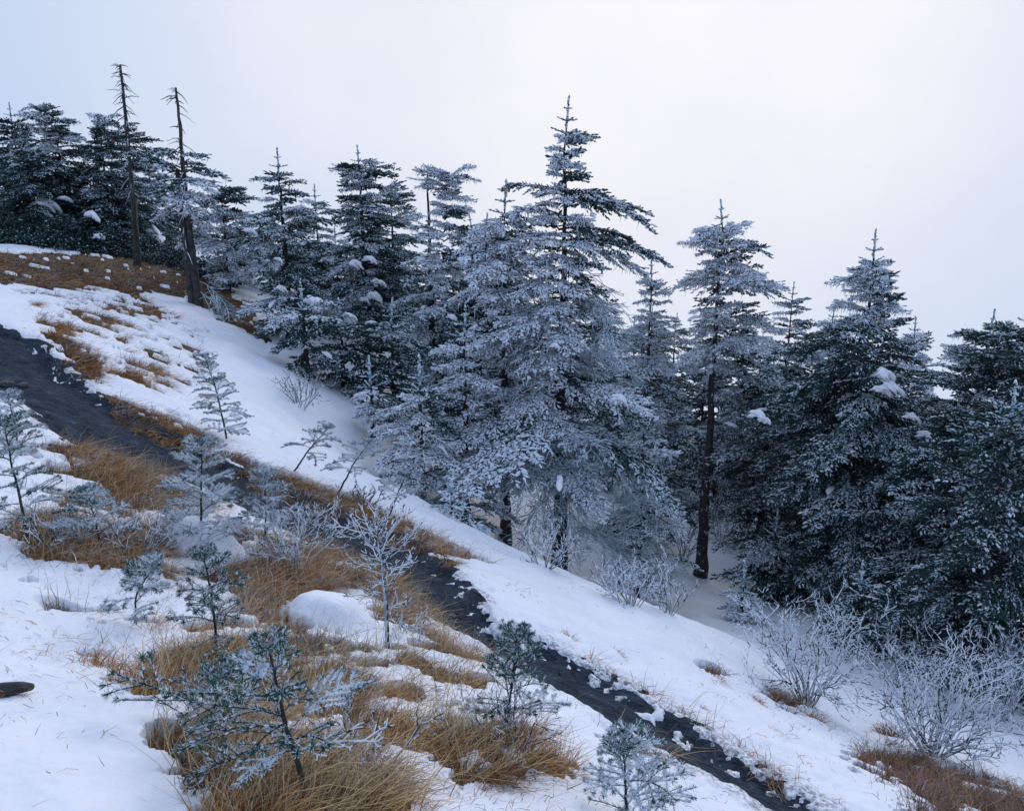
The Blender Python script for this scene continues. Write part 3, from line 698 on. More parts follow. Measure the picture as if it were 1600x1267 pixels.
fir('slim rime-white fir just left of the tallest one, its tip curled over', 788, 285, 19.6,
    [(0, .1, .1), (.03, .4, .4), (.07, .6, .9), (.15, 1.0, 1.3), (.4, 1.5, 1.3), (.58, 2.0, 1.4), (.68, 1.4, 1.2)], ('frosty', .8, 'frosty'), 12, base_r=.15, per=5, droop=2, twigs=.2, lumps=((860, 380, .09),))
fir('broad-topped frosted fir right of the tallest one with a long bare dark lower trunk', 1132, 315, 23,
    [(0, .15, .15), (.04, .5, .4), (.08, .9, .6), (.14, 1.0, 1.2), (.22, 1.4, 1.4), (.3, 1.5, 1.55), (.42, 1.5, 1.6), (.52, 1.1, 1.3), (.62, .7, 1.0), (.70, .5, .8)],
    ('frosty', .35, 'mid'), 13, base_r=.185, per=5, whorl=.31, extra=((350, -1, 1.0, 'frosty', -12), (385, 1, 1.4, 'mid', -8), (448, 1, 1.7, 'mid', -10)))
fir('big dark fir at right, snow lumps down its right side, narrow spire top', 1370, 362, 20,
    [(0, .1, .1), (.05, .3, .3), (.1, .5, .5), (.14, .9, .55), (.2, .8, .8), (.26, 1.6, 1.3), (.36, 2.3, 1.7), (.5, 2.6, 2.2), (.7, 3.0, 2.9), (.85, 3.3, 3.3), (.97, 2.6, 2.8)],
    ('frosty', .22, 'dark'), 14, base_r=.22, per=7, whorl=.30,
    lumps=((1385, 585, .22), (1392, 603, .30), (1378, 608, .2), (1425, 650, .18), (1448, 680, .20), (1466, 715, .16), (1502, 758, .14), (1508, 772, .16), (1185, 648, .20), (1192, 655, .14)))
fir('frosted fir whose small crown stands between the tallest and the broad-topped fir', 1020, 405, 25, scl(SPIRE, .85), ('frosty', .4, 'mid'), 15, per=5)
fir('short spire-topped fir behind, between the broad-topped fir and the big dark one', 1240, 443, 34, scl(SPIRE, 1.0), ('mid', .4, 'dark'), 16, per=5, whorl=.36)
fir('little spire peeping over the branches just left of the big dark fir', 1303, 478, 33, scl(SPIRE, .9), ('frosty', .3, 'dark'), 17, per=5, whorl=.36)
fir('leaning frosted spire just right of the big dark fir', 1433, 497, 29, scl(SPIRE, 1.0), ('frosty', .3, 'dark'), 18, per=5, whorl=.33, lumps=((1420, 650, .2),))
fir('wide flat-branched fir near the right edge', 1552, 487, 21, [(0, .2, .2), (.06, .8, .7), (.14, 1.4, 1.2), (.3, 1.9, 1.8), (.6, 2.2, 2.2), (.95, 2.0, 2.4)], ('mid', .25, 'dark'), 19, base_r=.2, per=6, whorl=.33)
fir('fir cut off by the right edge with a frosted arching top bough', 1612, 470, 17, [(0, .3, .3), (.08, .9, .9), (.2, 1.5, 1.5), (.6, 2.4, 2.2), (.95, 2.2, 2.2)], ('frosty', .08, 'dark'), 20, base_r=.2, per=6, whorl=.33)
fir('flat-topped frosted fir with its crown spread like an umbrella', 668, 266, 25,
    [(0, .7, .8), (.03, .9, 1.0), (.06, .7, .7), (.10, .35, .8), (.16, .6, .9), (.24, 1.2, 1.0), (.35, 1.7, 1.5), (.6, 1.5, 1.5), (.85, 1.7, 1.5)],
    ('frosty', .4, 'mid'), 21, base_r=.17, per=5, whorl=.3, lead=False, lumps=((705, 495, .14),), extra=((275, 1, 1.0, 'frosty', 3), (290, -1, .9, 'frosty', 4)))
fir('pointed fir with wide upper tiers left of the flat-topped one', 560, 230, 28,
    [(0, .1, .1), (.05, .3, .3), (.08, 1.3, .9), (.13, .9, 1.4), (.18, 1.2, 1.2), (.3, 1.6, 1.6), (.5, 2.0, 2.0), (.8, 2.4, 2.0)],
    ('mix', .3, 'mid'), 22, base_r=.19, per=6, whorl=.3, lumps=((556, 412, .22), (578, 405, .2), (592, 440, .22), (585, 463, .24), (570, 468, .14), (548, 500, .22), (495, 565, .24), (490, 475, .3)))
fir('dense fir at the edge of the snow slope, nearest the twin dead trunks', 433, 235, 24,
    [(0, .1, .1), (.06, .4, .4), (.12, .8, .5), (.2, .8, .8), (.35, 1.3, 1.1), (.55, 2.1, 1.7), (.75, 1.8, 1.8), (.9, .9, 1.8)],
    ('mid', .35, 'mid'), 23, base_r=.16, per=6, whorl=.31, lumps=((391, 360, .16), (436, 405, .12), (440, 450, .15), (492, 470, .28), (496, 562, .2), (545, 493, .2)))
fir('small spire between the dense fir and the pointed fir', 491, 290, 35, scl(SPIRE, 1.0), ('mix', .5, 'mid'), 24, whorl=.36)
fir('rounded fir top close behind the pointed fir on its right', 610, 290, 33, [(0, .5, .5), (.1, 1.2, 1.3), (.3, 1.8, 1.8), (.9, 2.3, 2.3)], ('frosty', .3, 'mid'), 25, whorl=.34, lead=False)
fir('dark fir left of two twin tips, behind the slim rime-white fir', 738, 335, 31, [(0, .1, .1), (.04, .4, .4), (.07, 1.0, .9), (.3, 1.6, 1.6), (.9, 2.1, 2.1)], ('dark', .5, 'dark'), 26, per=6)
fir('dark fir whose cross-shaped tip rises beside its twin, behind the slim rime-white fir', 760, 335, 31.5, [(0, .1, .1), (.04, .3, .3), (.08, .7, .8), (.3, 1.5, 1.5), (.9, 2.0, 2.0)], ('dark', .5, 'dark'), 27, per=5)
fir('bushy flat-crowned tree just right of the twin dead trunks', 345, 298, 28, [(0, .6, .7), (.06, 1.2, .9), (.2, 1.5, 1.2), (.6, 1.5, 1.6), (.9, 1.2, 1.4)], ('dark', .15, 'frosty'), 28, lead=False, per=6, whorl=.31, lumps=((391, 358, .14),))
fir('dark fir at the left edge with a bare spike for a tip', 14, 163, 36, [(0, .1, .1), (.12, .4, .4), (.16, 1.2, 1.2), (.35, 1.7, 1.8), (.6, 2.0, 2.2), (.9, 2.2, 2.4)], ('dark', .5, 'dark'), 29, per=6, whorl=.32)
fir('fir with its tip bent over to the left, left of the tallest dead trunk', 82, 165, 35, [(0, .4, .2), (.06, .5, .5), (.16, 1.0, 1.0), (.22, 1.2, 1.6), (.5, 1.8, 1.8), (.9, 2.2, 2.2)], ('mix', .4, 'dark'), 30, per=6, whorl=.32, tip=(-.5, 0), lead=False,
    extra=((168, -1, .8, 'frosty', -10),), lumps=((75, 318, .45), (102, 310, .22), (72, 335, .3)))
fir('narrow fir with a knobbly frosted top just left of the tallest dead trunk', 152, 178, 34, [(0, .4, .3), (.06, .6, .5), (.1, .3, .3), (.2, .9, 1.0), (.4, 1.5, 1.6), (.9, 2.2, 2.2)], ('frosty', .12, 'dark'), 31, per=6, whorl=.31, lead=False, lumps=((144, 335, .28), (155, 370, .2)))
fir('fir directly behind the tallest dead trunk', 184, 195, 37, [(0, .5, .6), (.1, .8, 1.0), (.3, 1.5, 1.5), (.9, 2.2, 2.2)], ('mid', .3, 'mid'), 32, lead=False, whorl=.34)
fir('pale frosted fir seen between the tallest dead trunk and the twin dead trunks', 228, 230, 38, [(0, .1, .1), (.1, .9, .9), (.3, 1.3, 1.3), (.9, 2.2, 2.2)], ('frosty', .6, 'mid'), 33, whorl=.34, lumps=((238, 358, .3), (248, 372, .3)))
fir('low dark fir leaning left of the bent-tipped fir', 48, 235, 33, [(0, .4, .4), (.2, 1.4, 1.2), (.9, 2.0, 2.0)], ('dark', .5, 'dark'), 34, lead=False)
fir('rimed young fir in front of the flat-topped one with a plump snowy tip', 725, 478, 18.2, [(0, .15, .15), (.08, .4, .3), (.2, .8, .5), (.4, 1.2, .8), (.7, 1.3, 1.0), (.95, 1.2, 1.0)], ('frosty', 1, 'frosty'), 35, twigs=.25, base_r=.10)
fir('frosted young fir at the hollow edge, low in front of the slim white fir', 655, 560, 17.2, [(0, .15, .15), (.1, .5, .5), (.4, 1.0, 1.1), (.9, 1.5, 1.6)], ('frosty', 1, 'frosty'), 36, twigs=.3, base_r=.08, whorl=.27)
fir('thin-trunked small fir on the snow at the foot of the slope, its boughs reaching left', 578, 560, 19, [(0, .3, .3), (.3, .7, .5), (.6, .6, .6), (.72, .5, .5)], ('frosty', 1, 'frosty'), 37, base_r=.09, whorl=.3)
fir('low rimed fir beside the brown path edge, below the tree group', 705, 730, 13.6, [(0, .1, .1), (.2, .4, .4), (.6, .7, .8), (1, .8, .8)], ('frosty', 1, 'frosty'), 38, base_r=.05, whorl=.22, twigs=.3)
fir('young fir with snow-tipped sprays right of the tallest fir trunk', 1008, 640, 19.5, [(0, .2, .2), (.2, .6, .7), (.6, 1.0, 1.2), (.85, .7, 1.1)], ('frosty', 1, 'mid'), 40, base_r=.09)
fir('dark leaning fir with arching low boughs left of the big dark fir', 1210, 560, 23, [(0, .3, .3), (.2, 1.0, 1.0), (.5, 1.5, 1.6), (.82, 1.2, 1.4)], ('mid', .4, 'dark'), 41, base_r=.14)
fir('near dark fir filling the lower right edge', 1590, 600, 14.5, [(0, .3, .3), (.1, .8, .8), (.4, 1.5, 1.5), (.9, 2.2, 2.2)], ('dark', .4, 'dark'), 42, base_r=.16, per=6)
fir('dark fir in deep shade between the big dark fir and the right edge', 1500, 610, 18, [(0, .3, .3), (.15, .9, .9), (.5, 1.6, 1.5), (.95, 2.2, 2.0)], ('dark', .3, 'dark'), 43, base_r=.14, per=6)
fir('dark fir low at the edge of the snow slope, left of the thin-trunked small fir', 470, 440, 21, [(0, .3, .3), (.3, 1.1, 1.0), (.7, 1.2, 1.5), (.95, .7, 1.4)], ('mid', .4, 'dark'), 44, base_r=.10)
fir('dark fir behind the thin-trunked small fir with boughs down to the snow', 530, 470, 22, [(0, .3, .3), (.3, 1.2, 1.0), (.7, 1.5, 1.5), (.97, 1.2, 1.3)], ('dark', .6, 'mid'), 45, base_r=.10)
fir('shaded fir between the flat-topped fir trunk and the thin-trunked small fir', 610, 470, 22, [(0, .3, .3), (.3, 1.0, 1.2), (.7, 1.4, 1.4), (.95, 1.1, 1.1)], ('mid', .3, 'dark'), 46, base_r=.10)
fir('slim shaded fir in the hollow just right of the long bare dark trunk', 1188, 600, 27, [(0, .2, .2), (.3, .9, .9), (.75, .9, 1.0)], ('dark', .5, 'dark'), 47, base_r=.13)
fir('slim shaded fir in the hollow with its trunk bent beside the arching boughs', 1268, 590, 26, [(0, .2, .2), (.3, 1.0, 1.0), (.8, 1.0, 1.0)], ('dark', .5, 'dark'), 48, base_r=.12, tip=(.3, 0))
fir('slim shaded fir deep behind the tallest fir trunk on its right', 960, 560, 28, [(0, .2, .2), (.3, 1.1, 1.1), (.85, 1.2, 1.2)], ('dark', .5, 'dark'), 49, base_r=.12)
fir('slim shaded fir deep in the hollow between tallest and broad-topped firs', 1045, 580, 30, [(0, .2, .2), (.3, 1.1, 1.1), (.85, 1.2, 1.2)], ('mid', .5, 'dark'), 50, base_r=.12)
fir('small fir with one white-tipped spray hanging over the snow left of the rime-white shrubs', 1165, 880, 17.5, [(0, .2, .2), (.3, .6, .5), (.7, .7, .7), (1, .5, .6)], ('frosty', 1, 'frosty'), 51, base_r=.05, whorl=.24)
fir('low shaded fir under the left side of the big dark fir', 1215, 800, 21, [(0, .2, .2), (.3, 1.0, 1.0), (.8, 1.3, 1.3)], ('mid', .5, 'dark'), 52, base_r=.08, whorl=.28)
fir('low fir in shade between the two rime-white shrubs and the big dark fir', 1350, 880, 15.5, [(0, .3, .3), (.5, .9, .9), (1, 1.0, 1.1)], ('dark', .5, 'dark'), 53, base_r=.06, whorl=.24)
fir('shaded fir filling the hollow right behind the long bare trunk', 1125, 640, 30, [(0, .2, .2), (.3, 1.2, 1.2), (.95, 1.7, 1.7)], ('dark', .5, 'dark'), 54, base_r=.12)
fir('shaded fir deep between the bent trunk and the big dark fir', 1290, 640, 29, [(0, .2, .2), (.3, 1.2, 1.2), (.95, 1.6, 1.6)], ('dark', .5, 'dark'), 55, base_r=.12)
fir('shaded fir deep in the hollow behind the tallest fir', 870, 600, 29, [(0, .2, .2), (.3, 1.2, 1.2), (.95, 1.7, 1.7)], ('dark', .5, 'dark'), 56, base_r=.12)
# background rows, alike and unreadable one from another
SK_U = [-150, 0, 200, 330, 500, 650, 780, 950, 1050, 1200, 1300, 1450, 1600, 1750]; SK_V = [170, 215, 262, 322, 345, 365, 390, 450, 470, 505, 520, 560, 560, 560]
rb = np.random.default_rng(5)
for k in range(46):
    u = -120 + 1840 * (k + .5) / 46 + rb.uniform(-18, 18); row = k % 3; Y = (33, 39, 46)[row] + rb.uniform(-2, 2)
    if u < 350: Y += 6
    v = np.interp(u, SK_U, SK_V) + rb.uniform(0, 45) + (12, 4, 0)[row]
    fir('dark frosted fir in the crowded back rows of the wood', u, v, Y, scl(SPIRE, 1.15), ('mix', .4, 'dark'), 500 + k, whorl=.5, per=5, pads=0, group='firs crowded in the back rows')

# ------------------------------------------------------------------ dead trunks
def snag(label, spec, Y, seed, stubs, foliage=()):
    rg = np.random.default_rng(seed); b0 = at_Y(spec[0][0][0], spec[0][0][1], Y); gz = hz(b0[0], b0[1]) - .08
    root = link('dead_tree', None, None, (b0[0], b0[1], gz)); tag(root, label, 'dead tree')
    for pxs, r0, r1 in [(s_[0:-2], s_[-2], s_[-1]) for s_ in spec]:
        P = [at_Y(a, b_, Y) - np.array([b0[0], b0[1], gz]) for a, b_ in pxs]; P[0][2] = 0
        link('trunk', trunk_mesh(P, r0, r1, m_grey, seed=seed, bumpy=.2), root)
        a = Acc(); n = stubs; P = np.array(P)
        for k in range(n):
            f = 1 - rg.random() ** 1.6 * .62; z_ = P[-1][2] * f
            c = np.array([np.interp(z_, P[:, 2], P[:, 0]), np.interp(z_, P[:, 2], P[:, 1]), z_]); an = rg.uniform(0, 6.28); l = rg.uniform(.08, .80) * (1.25 - f * .6)
            d = np.array([math.cos(an), math.sin(an), rg.uniform(-.9, .3)]); d /= np.linalg.norm(d)
            m = c + d * l * .5; e = m + (d + np.array([0, 0, -.35])) * l * .5
            add_tubes(a, [c, m], [m, e], [.02, .014], [.014, .006], int(rg.random() < .45), 4)
        link('dead_branch', a.mesh('dead_branch', [m_grey, m_frost]), root)
    for (uu, vv, side, L, kd, pit) in foliage:
        q = at_Y(uu, vv, Y) - np.array([b0[0], b0[1], gz]); me, s = pick(kd, L, rg)
        link('branch', me, root, q, (0, -R(pit), side), (s * 1.25, s * 1.4, s * 1.2))
    return root
snag('tallest dead trunk, a bare pole with short broken twigs near its top', [[(215, 412), (205, 280), (196, 180), (188, 102), .125, .035]], 29, 61, 110,
     [(203, 215, 3.1, .7, 'dark', -5), (205, 215, 3.4, .8, 'dark', 5)])
sn = snag('pair of dead trunks rising together from the snow slope edge, one broken short', [[(312, 484), (296, 360), (284, 240), (275, 138), .125, .03], [(300, 470), (290, 380), (284, 330), (277, 266), .11, .06]], 24, 62, 60,
     [(284, 275, 3.5, 1.2, 'mid', 30), (282, 262, 2.7, 1.0, 'frosty', 12), (284, 240, 3.1, .9, 'mid', 8), (286, 262, .4, 1.0, 'mid', -4), (286, 278, -.5, 1.0, 'frosty', -10), (286, 292, -2.0, .9, 'mid', -8), (287, 310, .1, 1.0, 'mid', -14), (285, 318, 3.2, .8, 'frosty', -20), (288, 300, -1.3, .9, 'frosty', -8), (286, 245, -.6, .8, 'mid', 6), (283, 268, 3.3, 1.3, 'mid', 25), (280, 250, 3.0, .9, 'mid', 18), (286, 268, .1, .7, 'dark', 0), (286, 300, .2, .7, 'frosty', -10), (284, 300, 2.9, .6, 'frosty', -15), (286, 282, -1.2, .7, 'mid', 0), (288, 320, -.9, .7, 'frosty', -12), (288, 345, .3, .8, 'frosty', -12),
      (286, 255, 1.4, .6, 'mid', 5), (288, 330, 1.9, .7, 'frosty', -5), (312, 440, .1, 1.6, 'rime', -12), (312, 455, -.3, 1.6, 'rime', -20)])

# ------------------------------------------------------------------ saplings close by: real needles
def needle_branch(seed, L, frost, tuft=True, side=True, nbs=.02):
    rg = np.random.default_rng(seed); a = Acc(); axes = []
    mp = curve_pts(L, 7, .14, .38, .12, rg); axes.append((mp, .0035, L > .12))
    if side:
        for f in np.arange(.25, .92, .19 / max(L / .3, .6)):
            for s_ in (-1, 1):
                if rg.random() < .15: continue
                b_ = np.array([np.interp(f, np.linspace(0, 1, 7), mp[:, k]) for k in range(3)])
                l = L * (1 - f) * .62 + .035; an = s_ * R(rg.uniform(40, 62)); q = curve_pts(l, 5, .06, .1, .05, rg)
                c, s2 = math.cos(an), math.sin(an)
                q = np.stack([q[:, 0] * c - q[:, 1] * s2, q[:, 0] * s2 + q[:, 1] * c, q[:, 2]], 1) + b_; axes.append((q, .0022, True))
    for q, r, needles in axes:
        add_tubes(a, q[:-1], q[1:], r, r * .9, 2, 4)
        seg = np.linalg.norm(np.diff(q, axis=0), axis=1).sum(); n = int(seg / .0026)
        if n < 4: continue
        f = rg.random(n) * .97 + .03; tt = np.linspace(0, 1, len(q)); P = np.stack([np.interp(f, tt, q[:, k]) for k in range(3)], 1)
        dirv = unit(q[-1:] - q[:1]); D, A, B = frames(np.repeat(dirv, n, 0)); ph = rg.uniform(-.9, 3.14 + .9, n)
        nd = D * rg.uniform(.25, .8, (n, 1)) + (np.cos(ph)[:, None] * A + np.sin(ph)[:, None] * B); nd = unit(nd)
        l = rg.uniform(.016, .030, n); w_ = .0014; sd_ = unit(np.cross(nd, D)); tip_ = P + nd * l[:, None]
        V = np.stack([P - sd_ * w_, P + sd_ * w_, tip_ + sd_ * w_ * .6, tip_ - sd_ * w_ * .6], 1)
        F = np.array([(0, 1, 2), (0, 2, 3)])[None] + (np.arange(n) * 4)[:, None, None]
        fr = (rg.random(n) < frost * (1 - .55 * (f > .86))).astype(int)
        a.add(V.reshape(-1, 3), F.reshape(-1, 3), np.repeat(fr, 2))
        nb = max(2, int(seg * frost / nbs)); fb = rg.random(nb) ** .7; Pb = np.stack([np.interp(fb, tt, q[:, k]) for k in range(3)], 1) + np.array([0, 0, .004])
        add_spindles(a, Pb, np.repeat(dirv, nb, 0) + rg.normal(0, .25, (nb, 3)), rg.uniform(.010, .022, nb), rg.uniform(.003, .006, nb), 1.3, rg)
        if tuft:
            e = q[-1]; n = 34; nd = unit(dirv * .7 + rg.normal(0, .55, (n, 3))); l = rg.uniform(.018, .028, n); sd_ = unit(np.cross(nd, dirv + .01))
            V = np.stack([e - sd_ * .0018, e + sd_ * .0018, e + nd * l[:, None] + sd_ * .001, e + nd * l[:, None] - sd_ * .001], 1)
            F = np.array([(0, 1, 2), (0, 2, 3)])[None] + (np.arange(n) * 4)[:, None, None]
            a.add(V.reshape(-1, 3), F.reshape(-1, 3), np.repeat((rg.random(n) < frost * .45).astype(int), 2))
    return a.mesh('branch', [m_ngreen, m_rime, m_bark])
NL = [.08, .16, .28, .42]
NB = {'green': [[needle_branch(700 + i * 3 + j, L, .50, nbs=.05) for j in range(2)] for i, L in enumerate(NL)],
      'white': [[needle_branch(800 + i * 3 + j, L, 1.0, nbs=.006) for j in range(2)] for i, L in enumerate(NL)]}
NB['bare'] = [[rime_branch(900 + i * 3 + j, L, .0042, 3) for j in range(2)] for i, L in enumerate(NL)]
# finer twigs for the bare kind need shorter joints
def bare_twig(seed, L, thick):
    rg = np.random.default_rng(seed); A0, A1, RR = [], [], []
    def grow(p, d, l, lev, r):
        m = max(2, int(l / .035)); q = p
        for k in range(m):
            d = d + rg.normal(0, .14, 3); d /= np.linalg.norm(d); e = q + d * l / m
            A0.append(q); A1.append(e); RR.append(r * rg.uniform(.8, 1.2)); q = e
            if lev < 3:
                for s_ in (-1, 1):
                    if rg.random() < .42:
                        c = np.cross(d, (0, 0, 1)); c = c / (np.linalg.norm(c) + 1e-6); nd = d * .8 + c * s_ * rg.uniform(.5, 1) + np.array([0, 0, rg.uniform(-.1, .6)])
                        grow(q, nd / np.linalg.norm(nd), max(.03, l * (1 - .6 * k / m) * rg.uniform(.3, .55)), lev + 1, r * .85)
    grow(np.zeros(3), np.array([1.0, 0, .1]), L, 1, thick); a = Acc(); A0 = np.array(A0); A1 = np.array(A1); RR = np.array(RR)
    bk = rg.random(len(A0)) < .22; add_tubes(a, A0, A1, RR * np.where(bk, .6, 1), RR * np.where(bk, .6, rg.uniform(.7, 1.2, len(A0))), np.where(bk, 2, 1), 5); off = np.array([0, 0, -.75]) * RR[:, None]; add_tubes(a, A0 + off, A1 + off, RR * .75, RR * .75, 2, 3)
    return a.mesh('branch', [m_needle, m_rime, m_bark])
NB['bare'] = [[bare_twig(900 + i * 3 + j, L, .0034) for j in range(2)] for i, L in enumerate(NL)]

def sapling(label, stem, kind, n, Lmax, seed, r0=.012, f0=.25, bias=None, shape='cone', scale=1.0, extra=(), name='fir_sapling', topk=None, pit=(45, 8)):
    """stem given by picture points from foot to tip; foot stands on the hillside"""
    rg = np.random.default_rng(seed); foot = hit(*stem[0])[0]; Y = foot[1]; foot[2] = hz(foot[0], foot[1])
    root = link(name, None, None, foot); root.empty_display_size = .1; tag(root, label, 'sapling', None)
    P = np.array([at_Y(a, b_, Y) - foot for a, b_ in stem]); P[0] = (0, 0, -.05); a = Acc()
    m = 18; tt = np.linspace(0, 1, len(P)); C = np.stack([np.interp(np.linspace(0, 1, m), tt, P[:, k]) for k in range(3)], 1); C[1:-1] += rg.normal(0, .003, (m - 2, 3))
    r = np.linspace(r0, .0035, m); add_tubes(a, C[:-1], C[1:], r[:-1], r[1:], 0, 7); o2 = np.array([-.35, -.2, 0]) * r[:, None]
    if kind == 'bare': add_tubes(a, (C + o2)[:-1], (C + o2)[1:], r[:-1] * .95, r[1:] * 1.3, 1, 5)
    link('stem', a.mesh('stem', [m_bark, m_frost]), root)
    def put(f, az, L, pitch, kd):
        c = np.array([np.interp(f, np.linspace(0, 1, m), C[:, k]) for k in range(3)]); i = int(np.argmin([abs(math.log(L / q)) for q in NL])); l = NB[kd][i]
        s = L / NL[i]; link('branch', l[int(rg.integers(len(l)))], root, c, (rg.normal(0, .2), -pitch, az), (s, s, s))
    ga = rg.uniform(0, 6)
    for k in range(n):
        f = f0 + (1 - f0) * (k + .5) / n; w_ = (1 - (f - f0) / (1 - f0)); az = ga + k * 2.4 + rg.normal(0, .25)
        L = Lmax * (w_ ** .7 * .9 + .16) if shape == 'cone' else Lmax * (.45 + .55 * math.sin(math.pi * min(1, w_ * .8 + .2)))
        if bias is not None: L *= 1 + .45 * math.cos(az - bias)
        L *= rg.uniform(.7, 1.15); kd = kind if rg.random() < .85 else {'green': 'white', 'white': 'green', 'bare': 'bare'}[kind]
        put(f, az, max(.05, L), R(np.interp(w_, [0, 1], pit)) + rg.normal(0, .15), kd)
    for k in range(4): put(.97, k * 1.6 + ga, .07, R(55), topk or kind)
    for f, az, L, pit, kd in extra: put(f, az, L, R(pit), kd)
    return root
sapling('dark-stemmed frosted sapling at the left edge with drooping green sprays', [(46, 858), (34, 790), (16, 715), (6, 660)], 'green', 22, .40, 71, .013, .18)
sapling('small feathery sapling behind the dark-stemmed one at the left edge', [(27, 700), (24, 665), (12, 618)], 'white', 18, .34, 72, .010, .1)
sapling('bushy rimed sapling low in the grass right of the left-edge sapling', [(160, 868), (150, 815), (136, 770)], 'white', 20, .42, 73, .010, .1)
sapling('thick frosted young fir in front of the dark path, first of two side by side', [(313, 870), (314, 790), (315, 690)], 'white', 34, .50, 74, .014, .12, topk='green')
sapling('frosted young fir in front of the dark path, right of its bushier neighbour', [(413, 868), (415, 800), (414, 742)], 'white', 22, .36, 75, .012, .25)
sapling('rime-coated bare twigs fanning out over the path from a tussock', [(455, 880), (470, 845), (490, 805)], 'bare', 16, .44, 76, .008, .2, bias=0.0, name='bare_sapling')
sapling('rime-white bare sapling standing against the dark path like a coral', [(607, 1025), (604, 940), (597, 880), (590, 832)], 'bare', 24, .32, 77, .014, .28, shape='even', name='bare_sapling')
sapling('upright young fir with bright green tufted tip above the spreading sapling', [(340, 1060), (336, 985), (330, 925), (318, 868)], 'green', 14, .24, 78, .010, .28)
sapling('large leaning sapling with a dark stem and sprays spread over the grass', [(488, 1275), (462, 1180), (440, 1110), (420, 1010)], 'green', 10, .27, 79, .013, .35, bias=2.9,
        extra=((.5, 2.8, .42, 5, 'green'), (.55, 3.1, .42, 0, 'green'), (.45, 3.3, .42, -5, 'green'), (.62, 2.9, .42, 10, 'green'), (.4, 3.0, .42, -8, 'green'), (.38, .2, .30, 12, 'bare'), (.5, .6, .36, 30, 'white')))
sapling('low spreading fir sapling whose boughs lie over the brown grass', [(330, 1180), (335, 1120), (342, 1060)], 'green', 8, .42, 80, .011, .15, bias=3.0)
sapling('tidy young fir growing out of the tall straw tussock near the path', [(790, 1165), (795, 1110), (802, 1050), (808, 992)], 'green', 17, .34, 81, .011, .15, pit=(60, 24))
sapling('frosted young fir cut off by the bottom edge', [(985, 1300), (978, 1240), (974, 1168)], 'white', 18, .36, 82, .010, .12, topk='green', pit=(45, 18))
sapling('thin grey drooping sapling above the lone round tussock', [(210, 985), (212, 930), (240, 882)], 'white', 10, .20, 83, .007, .3)
sapling('frosted young fir on the far side of the path below the snow slope', [(356, 692), (345, 640), (335, 600), (318, 556)], 'white', 34, .46, 84, .016, .10, scale=1.3)
sapling('leaning thin sapling beyond the path, uphill one of three', [(452, 742), (485, 700), (514, 668)], 'white', 14, .42, 85, .016, .4)
sapling('leaning thin sapling beyond the path, middle one of three', [(525, 772), (552, 725), (578, 690)], 'white', 14, .45, 86, .016, .4)
sapling('leaning thin sapling beyond the path, downhill one of three', [(604, 812), (622, 770), (634, 742)], 'white', 12, .42, 87, .016, .4)

# ------------------------------------------------------------------ rime shrubs
def shrub(label, u, v, hpx, wpx, seed, nst, frost=1.0, levels=4, name='rimed_shrub', r=.006, group=None, lean=0):
    rg = np.random.default_rng(seed); foot = hit(u, v)[0]; foot[2] = hz(foot[0], foot[1]) - .03; dep = foot[1] * CP - foot[2] * SP
    H = hpx / LENS_PX * dep; W = wpx / LENS_PX * dep / 2; root = link(name, None, None, foot); tag(root, label, 'shrub', group)
    S0, S1, SR = [], [], []; T0, T1, TR = [], [], []
    def grow(p, d, l, lev, r_):
        m = 4; q = p
        for k in range(m):
            d = d + rg.normal(0, .20, 3) + np.array([0, 0, .03]); d /= np.linalg.norm(d); e = q + d * l / m
            if lev <= 1 and k < 3 and lev == 0: S0.append(q); S1.append(e); SR.append(r_)
            else: T0.append(q); T1.append(e); TR.append(r_)
            q = e
            if lev < levels and (k > 0 or lev > 0):
                if rg.random() < (.85 if lev < 2 else .6):
                    nd = d + rg.normal(0, .45, 3); nd /= np.linalg.norm(nd); grow(q, nd, l * rg.uniform(.35, .6), lev + 1, r_ * .78)
    for k in range(nst):
        a = rg.uniform(0, 6.283); q = rg.random() ** .6; d = np.array([math.cos(a) * W * q + lean * H, math.sin(a) * W * q, H * rg.uniform(.6, 1)]); l = np.linalg.norm(d) * .8
        grow(np.array([math.cos(a), math.sin(a), 0]) * .08 * q, d / np.linalg.norm(d), l, 0, r * 1.9)
    a1 = Acc(); S0 = np.array(S0); S1 = np.array(S1); SR = np.array(SR); add_tubes(a1, S0, S1, SR, SR * .9, 0, 5)
    o_ = np.array([-.5, -.3, .5]) * SR[:, None]; add_tubes(a1, S0 + o_, S1 + o_, SR * .75, SR * .75, 1, 4)
    link('stem', a1.mesh('stem', [m_bark, m_rime]), root)
    a2 = Acc(); T0 = np.array(T0); T1 = np.array(T1); TR = np.array(TR); fm = (rg.random(len(T0)) < frost).astype(int)
    add_tubes(a2, T0, T1, TR, TR * .85, fm, 3)
    link('twigs', a2.mesh('twigs', [m_bark, m_rime]), root); return root
shrub('smaller rime-white shrub fanning up from the snow ridge', 1260, 1106, 175, 130, 91, 26, .72, r=.0044)
shrub('larger rime-white shrub spreading wide above the dark grass at lower right', 1455, 1185, 180, 170, 92, 40, .72, r=.0044)
shrub('rime-white shrub at the right edge behind the larger one', 1560, 1130, 140, 150, 93, 26, .6, r=.0042)
shrub('pale shrub filling the gap between the two rime-white shrubs', 1385, 1060, 90, 110, 94, 14, .6, r=.0045)
shrub('low thicket of thin rimed stems at the right foot of the tallest fir', 985, 952, 75, 110, 95, 22, .7, r=.0042, levels=3)
shrub('thin upright rimed stems in the hollow right of the tallest fir thicket', 1045, 968, 90, 60, 96, 10, .6, r=.0045, levels=3)
shrub('grey twiggy shrub against the far side of the path above the downhill sapling', 570, 790, 34, 70, 97, 12, .4, r=.006)
